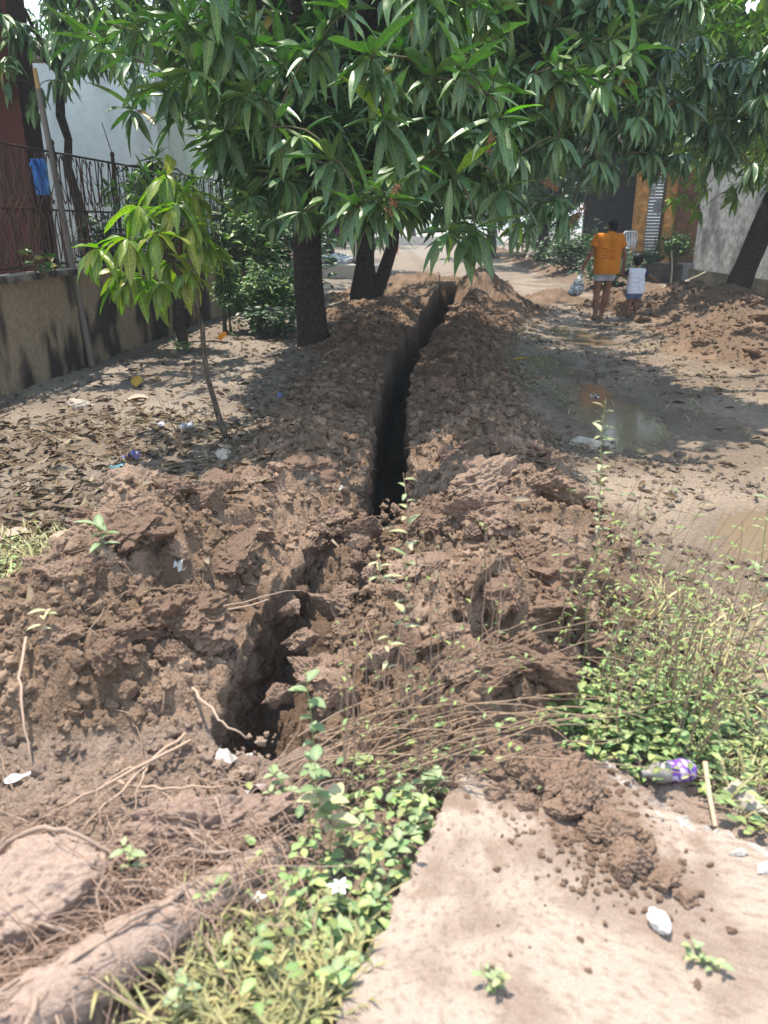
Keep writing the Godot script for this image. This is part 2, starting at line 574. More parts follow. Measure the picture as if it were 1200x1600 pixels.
func build_ground(soil: Material, road: Material, yard: Material) -> void:
	var us := PackedFloat32Array()
	var u := 0.0
	while u < 45.0:
		us.append(u)
		u += 0.008 + 0.0085 * u
	us.append(60.0)
	var nu := us.size()
	var nw := 18
	var nf := 12
	var cols := nu * 2 + nw * 2 + nf
	var ds := PackedFloat32Array()
	var d := 0.55
	while d < 78.0:
		ds.append(d)
		d += 0.0025 + 0.0058 * d
	var rows := ds.size()
	var v := PackedVector3Array()
	var c := PackedColorArray()
	var zone := PackedByteArray()
	v.resize(rows * cols)
	c.resize(rows * cols)
	zone.resize(rows * cols)
	for r in rows:
		d = ds[r]
		set_row(d)
		var cx := R[0]
		var hwl := R[1] + R[11]
		var hwr := R[1] + R[12]
		var depth := R[2]
		var sl := R[3]
		var at := r * cols
		for k in nu:   # left of the trench, far to near
			var x := cx - hwl - us[nu - 1 - k]
			var y := gh(x, d)
			v[at + k] = Vector3(x, y, -d)
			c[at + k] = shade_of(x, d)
			zone[at + k] = 1 if spoil > 0.3 else 0
		for k in nu:
			var x := cx + hwr + sl + us[k]
			var y := gh(x, d)
			var q := at + cols - nu + k
			v[q] = Vector3(x, y, -d)
			c[q] = shade_of(x, d)
			zone[q] = (3 if heap_far > 0.04 else 2) if spoil > 0.3 else (5 if x > 1.0 and x < R[10] + 1.0 and d > 3.0 else 0)
		var yl := v[at + nu - 1].y
		var yr := v[at + cols - nu].y
		var cl := c[at + nu - 1]
		var cr := c[at + cols - nu]
		var floor_y := minf(yl, yr) - depth
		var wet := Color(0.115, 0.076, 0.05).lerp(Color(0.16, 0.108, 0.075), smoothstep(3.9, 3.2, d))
		var has := depth > 0.01
		for k in nw:
			var t := (k + 1.0) / nw
			var e := smoothstep(0.0, 0.15, depth) * 0.034
			var x := cx - hwl + 0.02 * t + e * n_fine.get_noise_2d(d * 1.0, t * depth * 1.6 + 7.0) + e * 0.5 * n_grit.get_noise_2d(d, t * depth * 1.2)
			v[at + nu + k] = Vector3(x, lerpf(yl, floor_y, t), -d)
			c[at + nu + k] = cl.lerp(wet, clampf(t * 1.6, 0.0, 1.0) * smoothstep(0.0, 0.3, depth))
			zone[at + nu + k] = 4 if has else 1
		for k in nw:
			var t := (nw - k) / float(nw)
			var e := smoothstep(0.0, 0.15, depth) * 0.034
			var x := cx + hwr + sl * (1.0 - t) - 0.02 * t + e * n_fine.get_noise_2d(d + 60.0, t * depth * 1.6) + e * 0.5 * n_grit.get_noise_2d(d + 60.0, t * depth * 1.2)
			var q := at + nu + nw + nf + k
			var rough := 0.0
			if sl > 0.05:
				rough = 0.06 * sin(PI * t) * (0.5 - pow(n_cell.get_noise_2d(x, d) + 1.0, 2.0)) + 0.02 * (0.5 - pow(n_cell2.get_noise_2d(x, d) + 1.0, 2.0)) * sin(PI * t)
			v[q] = Vector3(x, lerpf(yr, floor_y, t) + rough, -d)
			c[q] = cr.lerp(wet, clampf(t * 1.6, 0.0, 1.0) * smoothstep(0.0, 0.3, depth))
			zone[q] = 4 if has else 2
		var xa := v[at + nu + nw - 1].x
		var xb := v[at + nu + nw + nf].x
		for k in nf:
			var t := (k + 1.0) / (nf + 1.0)
			var x := lerpf(xa, xb, t)
			v[at + nu + nw + k] = Vector3(x, floor_y + 0.03 * n_fine.get_noise_2d(x, d) + 0.02 * (0.5 - pow(n_cell2.get_noise_2d(x, d) + 1.0, 2.0)) * smoothstep(0.0, 0.05, t * (1.0 - t)), -d)
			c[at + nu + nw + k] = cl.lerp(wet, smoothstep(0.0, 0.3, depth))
			zone[at + nu + nw + k] = 4 if has else 1
	var n := PackedVector3Array()
	n.resize(rows * cols)
	for r in rows:
		var up := maxi(r - 1, 0) * cols
		var dn := mini(r + 1, rows - 1) * cols
		for k in cols:
			var l := maxi(k - 1, 0)
			var rr := mini(k + 1, cols - 1)
			var g := (v[r * cols + rr] - v[r * cols + l]).cross(v[dn + k] - v[up + k])
			n[r * cols + k] = g.normalized()
	var qz := PackedByteArray()
	qz.resize(rows * cols)
	for r in rows - 1:
		for k in cols - 1:
			var q := r * cols + k
			qz[q] = zone[q]
			if k >= nu - 1 and k <= nu + nw * 2 + nf and zone[q + 1] == 4:
				qz[q] = 4
	var names := ["ground", "spoil_bank", "spoil_bank", "spoil_heap", "trench", "road"]
	var labels := ["bare ground of the yard and lane edges, littered with dry leaves", "bank of dug brown clay along the trench on the side of the boundary wall", "bank of dug brown clay between the trench and the lane", "long heap of lighter brown soil across the lane, under the leaning tree", "narrow straight trench dug in brown clay", "muddy trodden lane with shallow puddles"]
	var remap := PackedInt32Array()
	remap.resize(rows * cols)
	for z in 6:
		remap.fill(-1)
		var vv := PackedVector3Array()
		var nn := PackedVector3Array()
		var cc := PackedColorArray()
		var ii := PackedInt32Array()
		for r in rows - 1:
			for k in cols - 1:
				var q := r * cols + k
				if qz[q] != z:
					continue
				for e in 4:
					var w := q + (e & 1) + (cols if e > 1 else 0)
					if remap[w] < 0:
						remap[w] = vv.size()
						vv.append(v[w])
						nn.append(n[w])
						cc.append(c[w])
				ii.append(remap[q]); ii.append(remap[q + cols]); ii.append(remap[q + 1])
				ii.append(remap[q + 1]); ii.append(remap[q + cols]); ii.append(remap[q + cols + 1])
		if ii.is_empty():
			continue
		var a := []
		a.resize(Mesh.ARRAY_MAX)
		a[Mesh.ARRAY_VERTEX] = vv
		a[Mesh.ARRAY_NORMAL] = nn
		a[Mesh.ARRAY_COLOR] = cc
		a[Mesh.ARRAY_INDEX] = ii
		var m := ArrayMesh.new()
		m.add_surface_from_arrays(Mesh.PRIMITIVE_TRIANGLES, a)
		struct(names[z], m, yard if z == 0 else road if z == 5 else soil, labels[z])


# ---------------------------------------------------------------- leaves and trees
func leaf_mesh(segs: int, half: float, droop: float, fold: float, curl := 0.0, wave := 0.0) -> ArrayMesh:
	var mb := MB.new()
	for k in segs + 1:
		var t := float(k) / segs
		var w := half * pow(sin(PI * pow(clampf(t, 0.0, 1.0), 0.85)), 0.85) + 0.006
		if k == segs:
			w = 0.002
		var y := -droop * t * t
		var x0 := curl * t * t
		for s in [-1.0, 0.0, 1.0]:
			var yy: float = y + fold * absf(s) * w + wave * s * w * sin(t * 9.0)
			mb.vert(Vector3(x0 + s * w, yy, t), Vector3.UP, Vector2(0.5 + 0.5 * s, t))
	mb.grid(segs + 1, 3, 0)
	# upper side up
	mb.smooth()
	return mb.done()


func leaf_picture(base: float, rib: float, vein: float) -> ImageTexture:
	var im := Image.create(64, 256, false, Image.FORMAT_RGB8)
	var nz := noise(0.05, FastNoiseLite.TYPE_SIMPLEX, 3, 44)
	for y in 256:
		for x in 64:
			var u := absf(x - 31.5) / 32.0
			var t := y / 255.0
			var b := base * (1.0 + 0.16 * nz.get_noise_2d(x, y))
			var side := fposmod(t * 16.0 - u * 1.5, 1.0)
			b += vein * smoothstep(0.16, 0.0, minf(side, 1.0 - side)) * (1.0 - u)
			var m := smoothstep(0.13 - 0.06 * t, 0.03, u)
			var col := Color(b, b, b * 0.96).lerp(Color(rib, rib, rib * 0.72), m)
			im.set_pixel(x, y, col)
	return ImageTexture.create_from_image(im)


func leaf_mat(tint: Color, rough: float, back: Color, tex: Texture2D, vcol := false) -> StandardMaterial3D:
	var m := mat(tint, rough, 0.5)
	m.albedo_texture = tex
	m.backlight_enabled = true
	m.backlight = back
	m.vertex_color_use_as_albedo = vcol
	m.cull_mode = BaseMaterial3D.CULL_DISABLED
	return m


func leaf_tf(at: Vector3, dir: Vector3, up: Vector3, l: float, w := 1.0) -> Transform3D:
	var x := up.cross(dir)
	if x.length_squared() < 1e-4:
		x = Vector3.RIGHT.cross(dir)
	x = x.normalized()
	return Transform3D(Basis(x * l * w, dir.cross(x) * l, dir * l), at)


# one shoot of leaves round its tip: young ones upright, old ones spreading and hanging
func whorl(out: Array, tip: Vector3, dir: Vector3, count: int, l: float, sag: float, spread := 1.0) -> void:
	var t1 := dir.cross(Vector3.UP if absf(dir.y) < 0.9 else Vector3.RIGHT).normalized()
	var t2 := dir.cross(t1)
	var a0 := rng.randf() * TAU
	for k in count:
		var a := a0 + k * 2.39996 + rng.randf_range(-0.25, 0.25)
		var f := float(k) / count
		var pol := lerpf(0.5, 1.65, f) * spread + rng.randf_range(-0.2, 0.2)
		var rad := t1 * cos(a) + t2 * sin(a)
		var d := dir * cos(pol) + rad * sin(pol)
		d.y -= sag * rng.randf_range(0.4, 1.3)
		d = d.normalized()
		var up := Vector3(rng.randf_range(-0.3, 0.3), 0.8, rng.randf_range(-0.3, 0.3)) + (rad - d * rad.dot(d)) * 0.7 + dir * 0.3
		out.append(leaf_tf(tip - dir * (0.16 * f * l) + rad * 0.006, d, up, l * rng.randf_range(0.55, 1.15), rng.randf_range(0.7, 1.02)))


func curve_points(a: Vector3, b: Vector3, bow: Vector3, m: int, jit := 0.0) -> PackedVector3Array:
	var p := PackedVector3Array()
	for k in m + 1:
		var t := float(k) / m
		var q := a.lerp(b, t) + bow * (4.0 * t * (1.0 - t))
		if jit > 0.0 and k > 0 and k < m:
			q += Vector3(rng.randf_range(-jit, jit), rng.randf_range(-jit, jit), rng.randf_range(-jit, jit))
		p.append(q)
	return p


func taper(a: float, b: float, m: int) -> PackedFloat32Array:
	var p := PackedFloat32Array()
	for k in m + 1:
		p.append(lerpf(a, b, float(k) / m))
	return p

var mango_leaves: Array[ArrayMesh] = []
var leaf_mats: Array[StandardMaterial3D] = []
var leaf_cloud_mat: StandardMaterial3D
var bark: StandardMaterial3D
var bark_pale: StandardMaterial3D
var twig_mat: StandardMaterial3D
var bloom_mat: StandardMaterial3D
var n_lump: FastNoiseLite


func in_view(p: Vector3) -> bool:
	var q := p - cam_at
	var cs := cos(0.3503)
	var sn := sin(0.3503)
	var depth := -q.z * cs - q.y * sn
	var up := q.y * cs - q.z * sn
	return depth > 0.3 and absf(q.x) < depth * 0.52 and absf(up) < depth * 0.69


# leaves: the nearest ones seen become parts of their own, all the rest one mass of foliage
func put_leaves(root: Node3D, tfs: Array, single: int, tints: Array, base: Vector3, called := "leaf", lush := 0.0) -> void:
	var order := []
	for k in tfs.size():
		var t: Transform3D = tfs[k]
		var dist := t.origin.distance_to(cam_at)
		if not in_view(t.origin):
			dist += 1000.0
		order.append(Vector2(dist, k))
	order.sort()
	var inv := Transform3D(Basis.IDENTITY, -base)
	var far: Array = [[], [], [], [], [], []]
	var cols: Array = [[], [], [], [], [], []]
	for k in order.size():
		var id := int(order[k].y)
		var t: Transform3D = inv * tfs[id]
		if k < single and order[k].x < 900.0:
			var young := rng.randf() < lush
			part(called, mango_leaves[id % mango_leaves.size()], leaf_mats[rng.randi_range(3, 4) if young else rng.randi_range(0, 2)], root, t)
		else:
			var s := id % 6
			far[s].append(t)
			var cc: Color = tints[rng.randi() % tints.size()]
			var b := rng.randf_range(0.7, 1.3)
			if rng.randf() < 0.015:
				cc = Color(0.42, 0.30, 0.06)
			cols[s].append(Color(cc.r * b, cc.g * b, cc.b * b))
	for s in 6:
		if far[s].size():
			scatter("foliage", mango_leaves[s], leaf_cloud_mat, far[s], cols[s], root)


func panicle(root: Node3D, at: Vector3, dir: Vector3, size: float) -> void:
	var mb := MB.new()
	var tip := at + dir * size
	mb.tube(curve_points(at, tip, Vector3.UP * 0.02, 5), taper(0.004, 0.002, 5), 5)
	for k in 16:
		var t := 0.12 + 0.86 * k / 16.0
		var p := at.lerp(tip, t) + Vector3.UP * 0.02 * 4.0 * t * (1.0 - t)
		var a := k * 2.4
		var side := (dir.cross(Vector3.UP).normalized() * cos(a) + Vector3.UP * sin(a) + dir * 0.6).normalized()
		var l := size * 0.42 * (1.05 - t)
		mb.tube(curve_points(p, p + side * l, Vector3.DOWN * 0.01, 3), taper(0.0028, 0.0014, 3), 4)
		for e in 6:
			var q := p + side * l * (0.3 + 0.12 * e) + Vector3(rng.randf_range(-1, 1), rng.randf_range(-1, 1), rng.randf_range(-1, 1)) * 0.013
			mb.ball(q, Vector3.ONE * rng.randf_range(0.003, 0.006), 5, 4)
	part("flower_panicle", mb.done(), bloom_mat, root, Transform3D(Basis.IDENTITY, -root.position))


# p: base, trunk [points], radii, centre, size, tips, per, len, single, tints, extra [tips], floor, sag, lush, inner, blooms
func tree(called: String, label: String, group: String, p: Dictionary) -> Node3D:
	var base: Vector3 = p.base
	var root := thing(called, label, "tree", base, 0.0, group)
	var inv := Transform3D(Basis.IDENTITY, -base)
	for tr in p.trunks:
		var mb := MB.new()
		mb.tube(PackedVector3Array(tr[0]), PackedFloat32Array(tr[1]), 18, 0.22, n_lump)
		part("trunk", mb.done(), p.get("bark", bark), root, inv)
	var top: Vector3 = p.trunks[0][0][-1]
	var rt: float = p.trunks[0][1][-1]
	var ce: Vector3 = p.centre
	var sz: Vector3 = p.size
	var samples: Array[Vector3] = []
	var limbs: int = p.get("limbs", 8)
	for k in limbs:
		var a := TAU * (k + rng.randf_range(-0.25, 0.25)) / limbs
		var el := rng.randf_range(-0.1, 0.75)
		var end := ce + Vector3(cos(a) * cos(el) * sz.x, sin(el) * sz.y, sin(a) * cos(el) * sz.z) * 0.68
		var tr: Array = p.trunks[k % p.trunks.size()]
		var start: Vector3 = tr[0][-1] - Vector3.UP * 0.15
		var m := 9
		var pts := curve_points(start, end, Vector3.UP * minf(0.5, sz.y * 0.2), m, minf(0.07, sz.y * 0.03))
		var mb := MB.new()
		mb.tube(pts, taper(rt * 0.55, rt * 0.12, m), 8, 0.2, n_lump)
		part("limb", mb.done(), p.get("bark", bark), root, inv)
		for q in m - 1:
			samples.append(pts[q + 2])
	var tips: Array = []
	var nz := noise(0.35, FastNoiseLite.TYPE_SIMPLEX, 2, int(base.x * 71.0 + base.z * 13.0))
	var floor_h: float = p.get("floor", 1.5)
	var tries := 0
	var inner: float = p.get("inner", 0.55)
	while tips.size() < p.tips and tries < 40000:
		tries += 1
		var d := Vector3(rng.randf_range(-1, 1), rng.randf_range(-1, 1), rng.randf_range(-1, 1))
		if d.length() > 1.0 or d.length() < 0.05:
			continue
		d = d.normalized()
		var r := lerpf(inner, 1.0, sqrt(rng.randf()))
		var q := ce + d * sz * (r * (0.86 + 0.38 * nz.get_noise_3d(d.x * 6.0, d.y * 6.0, d.z * 6.0)))
		if q.y < floor_h + 0.5 * nz.get_noise_2d(q.x * 3.0, q.z * 3.0):
			continue
		if nz.get_noise_3d(q.x * 2.2, q.y * 2.2, q.z * 2.2) < p.get("gap", -0.42):
			continue
		if d.z < 0.1 and rng.randf() < p.get("front", 0.0):
			continue
		if q.y > ce.y + 0.25 * sz.y and rng.randf() < p.get("thin", 0.45):
			continue
		if p.has("keep") and not p.keep.call(q):
			continue
		tips.append([q, (d * Vector3(1, 0.5, 1) + Vector3.UP * 0.25).normalized()])
	for e in p.get("extra", []):
		tips.append([e, ((e - ce) * Vector3(1, 0.2, 1)).normalized()])
	var tw := MB.new()
	var tfs := []
	var hub := top
	tips.sort_custom(func(m, n): return hub.distance_squared_to(m[0]) < hub.distance_squared_to(n[0]))
	for tq in tips:
		var q: Vector3 = tq[0]
		var best := samples[0]
		var bd := 1e9
		for s in samples:
			var dd := s.distance_squared_to(q)
			if dd < bd:
				bd = dd
				best = s
		var span := best.distance_to(q)
		tw.tube(curve_points(best, q, Vector3.UP * span * 0.14, 4, 0.02), taper(0.006 + 0.002 * span, 0.004, 4), 4)
		samples.append(q)
		var per: int = p.per
		whorl(tfs, q, tq[1], per + rng.randi_range(-2, 3), p.len * rng.randf_range(0.85, 1.1), p.get("sag", 0.55))
		if rng.randf() < p.get("second", 0.6):   # an older ring of leaves further back on the same shoot
			var back: Vector3 = q.lerp(best, clampf(0.28 / maxf(span, 0.3), 0.0, 0.6)) + Vector3.UP * 0.03
			whorl(tfs, back, tq[1], per - 3, p.len, p.get("sag", 0.55) + 0.2)
	var twigs := part("twigs", tw.done(), twig_mat, root, inv)
	tag(twigs, "", "", "", "stuff")
	for b in p.get("blooms", []):
		panicle(root, b[0], b[1], b[2])
	put_leaves(root, tfs, p.get("single", 0), p.tints, base, "leaf", p.get("lush", 0.0))
	return root


# a weed: one or more thin stems with leaf pairs
func weed(called: String, label: String, category: String, at: Vector3, stems: Array, stem_mat: Material, leaf: Mesh, lm: Array, size: float, group := "", fused := false) -> Node3D:
	# stems: [end offset, bow, leaf count, first leaf along the stem]
	var root := thing(called, label, category, at, 0.0, group)
	var tfs := []
	for s in stems:
		var mb := MB.new()
		var end: Vector3 = s[0]
		var pts := curve_points(s[3] if s.size() > 4 else Vector3(0, -0.03, 0), end, s[1], 8, 0.009)
		mb.tube(pts, taper(0.0024, 0.0011, 8), 5)
		part("stem", mb.done(), stem_mat, root)
		var cnt: int = s[2]
		var first: float = s[-1]
		for k in cnt:
			var t := lerpf(first, 1.0, float(k) / maxf(cnt - 1.0, 1.0))
			var f := t * 8.0
			var q := pts[mini(int(f), 7)].lerp(pts[mini(int(f) + 1, 8)], f - int(f))
			var a := k * 2.2 + rng.randf_range(-0.4, 0.4)
			var d := Vector3(cos(a), rng.randf_range(0.0, 0.7), sin(a)).normalized()
			tfs.append(leaf_tf(q, d, Vector3.UP, size * rng.randf_range(0.5, 1.25)))
	if fused:
		scatter("leaves", leaf, lm[0], tfs, [Color(1, 1, 1), Color(0.8, 0.95, 0.7), Color(1.1, 1.05, 0.7)], root)
	else:
		for t in tfs:
			part("leaf", leaf, lm[rng.randi() % lm.size()], root, t)
	return root


# ---------------------------------------------------------------- people
func finish(f: Field, tint := Color.WHITE) -> ArrayMesh:
	var mb := MB.new()
	mb.tint = tint
	f.mesh(mb)
	return mb.done()


func hand(mb: MB, wrist: Vector3, dir: Vector3, thumb: Vector3, across: Vector3, s: float, curl: float) -> void:
	# dir: wrist to knuckles; across: from the little finger to the index; thumb: the side the fingers curl to
	var kn := wrist + dir * 0.085 * s
	var lo := wrist - Vector3.ONE * 0.16 * s
	var f := Field.new(lo, wrist + Vector3.ONE * 0.19 * s + dir * 0.05 * s, 0.004 * maxf(s, 0.75))
	f.cap(wrist - dir * 0.02 * s, wrist + dir * 0.02 * s, 0.024 * s, 0.023 * s, 0.01)
	for k in 4:
		var off := across * (k - 1.5) * 0.019 * s
		var rt := kn + off
		f.cap(wrist + dir * 0.015 * s + off * 0.6, rt, 0.015 * s, 0.0115 * s, 0.012 * s)
		var l: float = [0.055, 0.070, 0.076, 0.068][k] * s
		var d1 := (dir * cos(curl) + thumb * sin(curl)).normalized()
		var d2 := (dir * cos(curl * 2.1) + thumb * sin(curl * 2.1)).normalized()
		var d3 := (dir * cos(curl * 2.9) + thumb * sin(curl * 2.9)).normalized()
		var a := rt + d1 * l * 0.45
		var b := a + d2 * l * 0.32
		f.cap(rt, a, 0.0105 * s, 0.0092 * s, 0.004)
		f.cap(a, b, 0.0092 * s, 0.0082 * s, 0.003)
		f.cap(b, b + d3 * l * 0.23, 0.0082 * s, 0.007 * s, 0.003)
	var tb := wrist + dir * 0.025 * s + across * 0.024 * s
	var tm := tb + (across * 0.6 + dir * 0.7 + thumb * 0.3).normalized() * 0.04 * s
	f.cap(tb, tm, 0.014 * s, 0.011 * s, 0.008)
	f.cap(tm, tm + (dir * 0.9 + thumb * 0.4).normalized() * 0.03 * s, 0.0105 * s, 0.008 * s, 0.004)
	f.mesh(mb)


func foot(f: Field, ankle: Vector3, s: float, turn := 0.0) -> void:
	var fw := Vector3(sin(turn), 0, -cos(turn))
	var heel := Vector3(ankle.x, 0.03 * s, ankle.z) - fw * 0.035 * s
	var ball := Vector3(ankle.x, 0.022 * s, ankle.z) + fw * 0.11 * s
	var sd := Vector3(cos(turn), 0, sin(turn)) * 0.022 * s
	f.cap(ankle, heel, 0.033 * s, 0.03 * s, 0.02)
	f.cap(ankle, ball, 0.03 * s, 0.022 * s, 0.025)
	f.cap(heel, ball + sd, 0.028 * s, 0.022 * s, 0.02)
	f.cap(ball - sd, ball + sd, 0.021 * s, 0.021 * s, 0.01)
	for k in 5:
		var q := ball + sd * (k - 2) * 0.75
		f.cap(q, q + fw * (0.05 - 0.006 * absf(k - 1)) * s, 0.011 * s, 0.009 * s, 0.004)


func sandal(mb: MB, ankle: Vector3, s: float, turn: float) -> void:
	var bs := Basis(Vector3.UP, -turn)
	mb.box(Vector3(ankle.x, 0.003, ankle.z) + bs * Vector3(0, 0, -0.055 * s), Vector3(0.085, 0.016, 0.245) * s, bs, 0.006)


func build_people() -> void:
	var skin := mat(lin(0.22, 0.105, 0.062), 0.55, 0.4)
	skin.subsurf_scatter_enabled = true
	skin.subsurf_scatter_strength = 0.08
	var hair := mat(lin(0.008, 0.007, 0.007), 0.6, 0.4)
	var orange := mat(lin(0.62, 0.21, 0.018), 0.9, 0.2)
	orange.rim_enabled = true
	orange.rim = 0.4
	var grey := mat(lin(0.42, 0.44, 0.47), 0.9, 0.2)
	var white := mat(lin(0.80, 0.82, 0.92), 0.9, 0.2)
	var blue := mat(lin(0.13, 0.19, 0.34), 0.9, 0.2)
	var navy := mat(lin(0.03, 0.03, 0.08), 0.9, 0.2)
	var sole := mat(lin(0.05, 0.04, 0.04), 0.7, 0.4)
	var pat := noise_tex(0.03, 3, Color(0.93, 0.93, 0.93), Color(1, 1, 1), 256, 9)
	for m in [orange, white, grey, blue]:
		m.albedo_texture = pat
		m.uv1_triplanar = true
		m.uv1_scale = Vector3.ONE * 3.0
		m.heightmap_enabled = true
		m.heightmap_texture = pat
		m.heightmap_scale = 0.5
	# the adult, walking away
	var at := on_ground(3.74, 13.86)
	var a := thing("person", "adult in an orange T-shirt and short grey shorts walking away, holding a child's hand", "person", at)
	var hipl := Vector3(-0.095, 0.84, 0)
	var hipr := Vector3(0.085, 0.84, 0)
	var knl := Vector3(-0.125, 0.46, -0.015)
	var knr := Vector3(0.05, 0.455, -0.07)
	var anl := Vector3(-0.14, 0.075, 0.06)
	var anr := Vector3(-0.005, 0.07, -0.05)
	var shl := Vector3(-0.185, 1.31, 0.0)
	var shr := Vector3(0.19, 1.31, 0.0)
	var ell := Vector3(-0.285, 1.07, 0.02)
	var elr := Vector3(0.285, 1.06, 0.01)
	var wrl := Vector3(-0.375, 0.865, -0.05)
	var wrr := Vector3(0.30, 0.82, -0.03)
	var f := Field.new(Vector3(-0.48, -0.02, -0.26), Vector3(0.42, 1.66, 0.24), 0.0125)
	f.cap(hipl, knl, 0.088, 0.056, 0.04)
	f.cap(hipr, knr, 0.088, 0.056, 0.04)
	f.cap(knl, knl.lerp(anl, 0.35) + Vector3(0, 0, 0.012), 0.052, 0.055, 0.02)
	f.cap(knl.lerp(anl, 0.35) + Vector3(0, 0, 0.012), anl, 0.054, 0.032, 0.02)
	f.cap(knr, knr.lerp(anr, 0.35) + Vector3(0, 0, 0.012), 0.052, 0.055, 0.02)
	f.cap(knr.lerp(anr, 0.35) + Vector3(0, 0, 0.012), anr, 0.054, 0.032, 0.02)
	foot(f, anl, 1.0, -0.15)
	foot(f, anr, 1.0, 0.12)
	f.cap(hipl, hipr, 0.105, 0.105, 0.06)
	f.cap(Vector3(-0.06, 0.98, 0), Vector3(-0.11, 1.26, 0), 0.10, 0.085, 0.06)
	f.cap(Vector3(0.06, 0.98, 0), Vector3(0.11, 1.26, 0), 0.10, 0.085, 0.06)
	f.cap(shl, shr, 0.055, 0.055, 0.05)
	f.cap(shl, ell, 0.046, 0.037, 0.03)
	f.cap(ell, wrl, 0.037, 0.025, 0.02)
	f.cap(shr, elr, 0.046, 0.037, 0.03)
	f.cap(elr, wrr, 0.037, 0.025, 0.02)
	f.cap(Vector3(0.02, 1.34, 0), Vector3(0.045, 1.44, -0.02), 0.052, 0.047, 0.03)
	var hd := Vector3(0.055, 1.51, -0.035)
	f.cap(hd + Vector3(0, 0.025, 0.012), hd + Vector3(0, -0.05, -0.03), 0.086, 0.058, 0.03)
	f.cap(hd + Vector3(0, -0.02, -0.09), hd + Vector3(0, 0.0, -0.085), 0.017, 0.012, 0.02)
	for s in [-1.0, 1.0]:
		f.cap(hd + Vector3(0.084 * s, 0.0, 0.0), hd + Vector3(0.09 * s, -0.03, 0.0), 0.016, 0.012, 0.008)
	var mb := MB.new()
	f.mesh(mb)
	hand(mb, wrl, Vector3(-0.15, -0.98, -0.1).normalized(), Vector3(0.98, -0.15, 0.1).normalized(), Vector3(0.1, 0.1, -0.98).normalized(), 0.95, 0.75)
	hand(mb, wrr, Vector3(0.08, -0.99, -0.1).normalized(), Vector3(-0.1, -0.1, 0.98).normalized(), Vector3(-0.98, -0.08, -0.1).normalized(), 0.95, 0.55)
	part("body", mb.done(), skin, a)
	f = Field.new(Vector3(-0.42, 0.74, -0.22), Vector3(0.42, 1.46, 0.24), 0.0115)
	f.cap(Vector3(-0.085, 0.78, 0.0), Vector3(-0.115, 1.27, 0.0), 0.134, 0.116, 0.08)
	f.cap(Vector3(0.085, 0.78, 0.0), Vector3(0.115, 1.27, 0.0), 0.140, 0.116, 0.08)
	f.cap(Vector3(-0.04, 0.84, 0.045), Vector3(0.04, 0.84, 0.045), 0.10, 0.10, 0.08)
	f.cap(shl, shr, 0.07, 0.07, 0.06)
	f.cap(Vector3(0.02, 1.36, 0), Vector3(0.03, 1.39, -0.01), 0.062, 0.06, 0.04)
	for k in 7:   # creases of the cloth
		var y := 0.84 + 0.055 * k
		f.cap(Vector3(-0.12 + 0.03 * (k % 3), y, 0.132), Vector3(0.10 - 0.04 * (k % 2), y + 0.035 * (1 if k % 2 else -1), 0.128), 0.011, 0.006, 0.022)
	f.cut(Vector3(0.0, -1.0, 0.0), -0.745)
	f.cut(Vector3(0.05, 1, -0.25).normalized(), 1.385)
	mb = MB.new()
	f.mesh(mb)
	for e in [[shl, ell], [shr, elr]]:
		var dn: Vector3 = (e[1] - e[0]).normalized()
		f = Field.new((e[0] as Vector3).min(e[1]) - Vector3.ONE * 0.11, (e[0] as Vector3).max(e[1]) + Vector3.ONE * 0.11, 0.01)
		f.cap(e[0] - dn * 0.02, e[0].lerp(e[1], 0.9), 0.072, 0.076, 0.02)
		f.cut(dn, dn.dot(e[0].lerp(e[1], 0.55)))
		f.mesh(mb)
	part("t_shirt", mb.done(), orange, a)
	f = Field.new(Vector3(-0.28, 0.58, -0.2), Vector3(0.28, 0.96, 0.22), 0.0115)
	f.cap(hipl, hipr, 0.114, 0.114, 0.05)
	f.cap(hipl, hipl.lerp(knl, 0.6), 0.108, 0.092, 0.05)
	f.cap(hipr, hipr.lerp(knr, 0.6), 0.108, 0.092, 0.05)
	f.cut(Vector3(0, -1, 0), -0.635)
	f.cut(Vector3(0, 1, 0), 0.90)
	part("shorts", finish(f), grey, a)
	f = Field.new(hd - Vector3.ONE * 0.16, hd + Vector3.ONE * 0.16, 0.009)
	f.cap(hd + Vector3(0, 0.032, 0.018), hd + Vector3(0, -0.04, 0.022), 0.093, 0.07, 0.03)
	f.cap(hd + Vector3(0, 0.03, 0.10), hd + Vector3(0, 0.02, 0.12), 0.038, 0.03, 0.02)
	f.cut(Vector3(0, -0.45, -0.9).normalized(), (Vector3(0, -0.45, -0.9).normalized()).dot(hd + Vector3(0, 0.0, -0.055)))
	part("hair", finish(f), hair, a)
	mb = MB.new()
	sandal(mb, anl, 1.0, -0.15)
	part("sandal", mb.done(), sole, a)
	mb = MB.new()
	sandal(mb, anr, 1.0, 0.12)
	part("sandal", mb.done(), sole, a)
	# the bag in the adult's hand
	var bag_at := at + wrl + Vector3(-0.025, -0.12, -0.015)
	var bag := thing("carrier_bag", "crumpled white plastic bag with dark print hanging from the adult's hand", "bag", bag_at)
	var film := mat(lin(0.66, 0.67, 0.68), 0.35, 0.5)
	film.vertex_color_use_as_albedo = true
	film.backlight_enabled = true
	film.backlight = Color(0.4, 0.4, 0.4)
	mb = MB.new()
	var bn := noise(9.0, FastNoiseLite.TYPE_SIMPLEX, 3, 5)
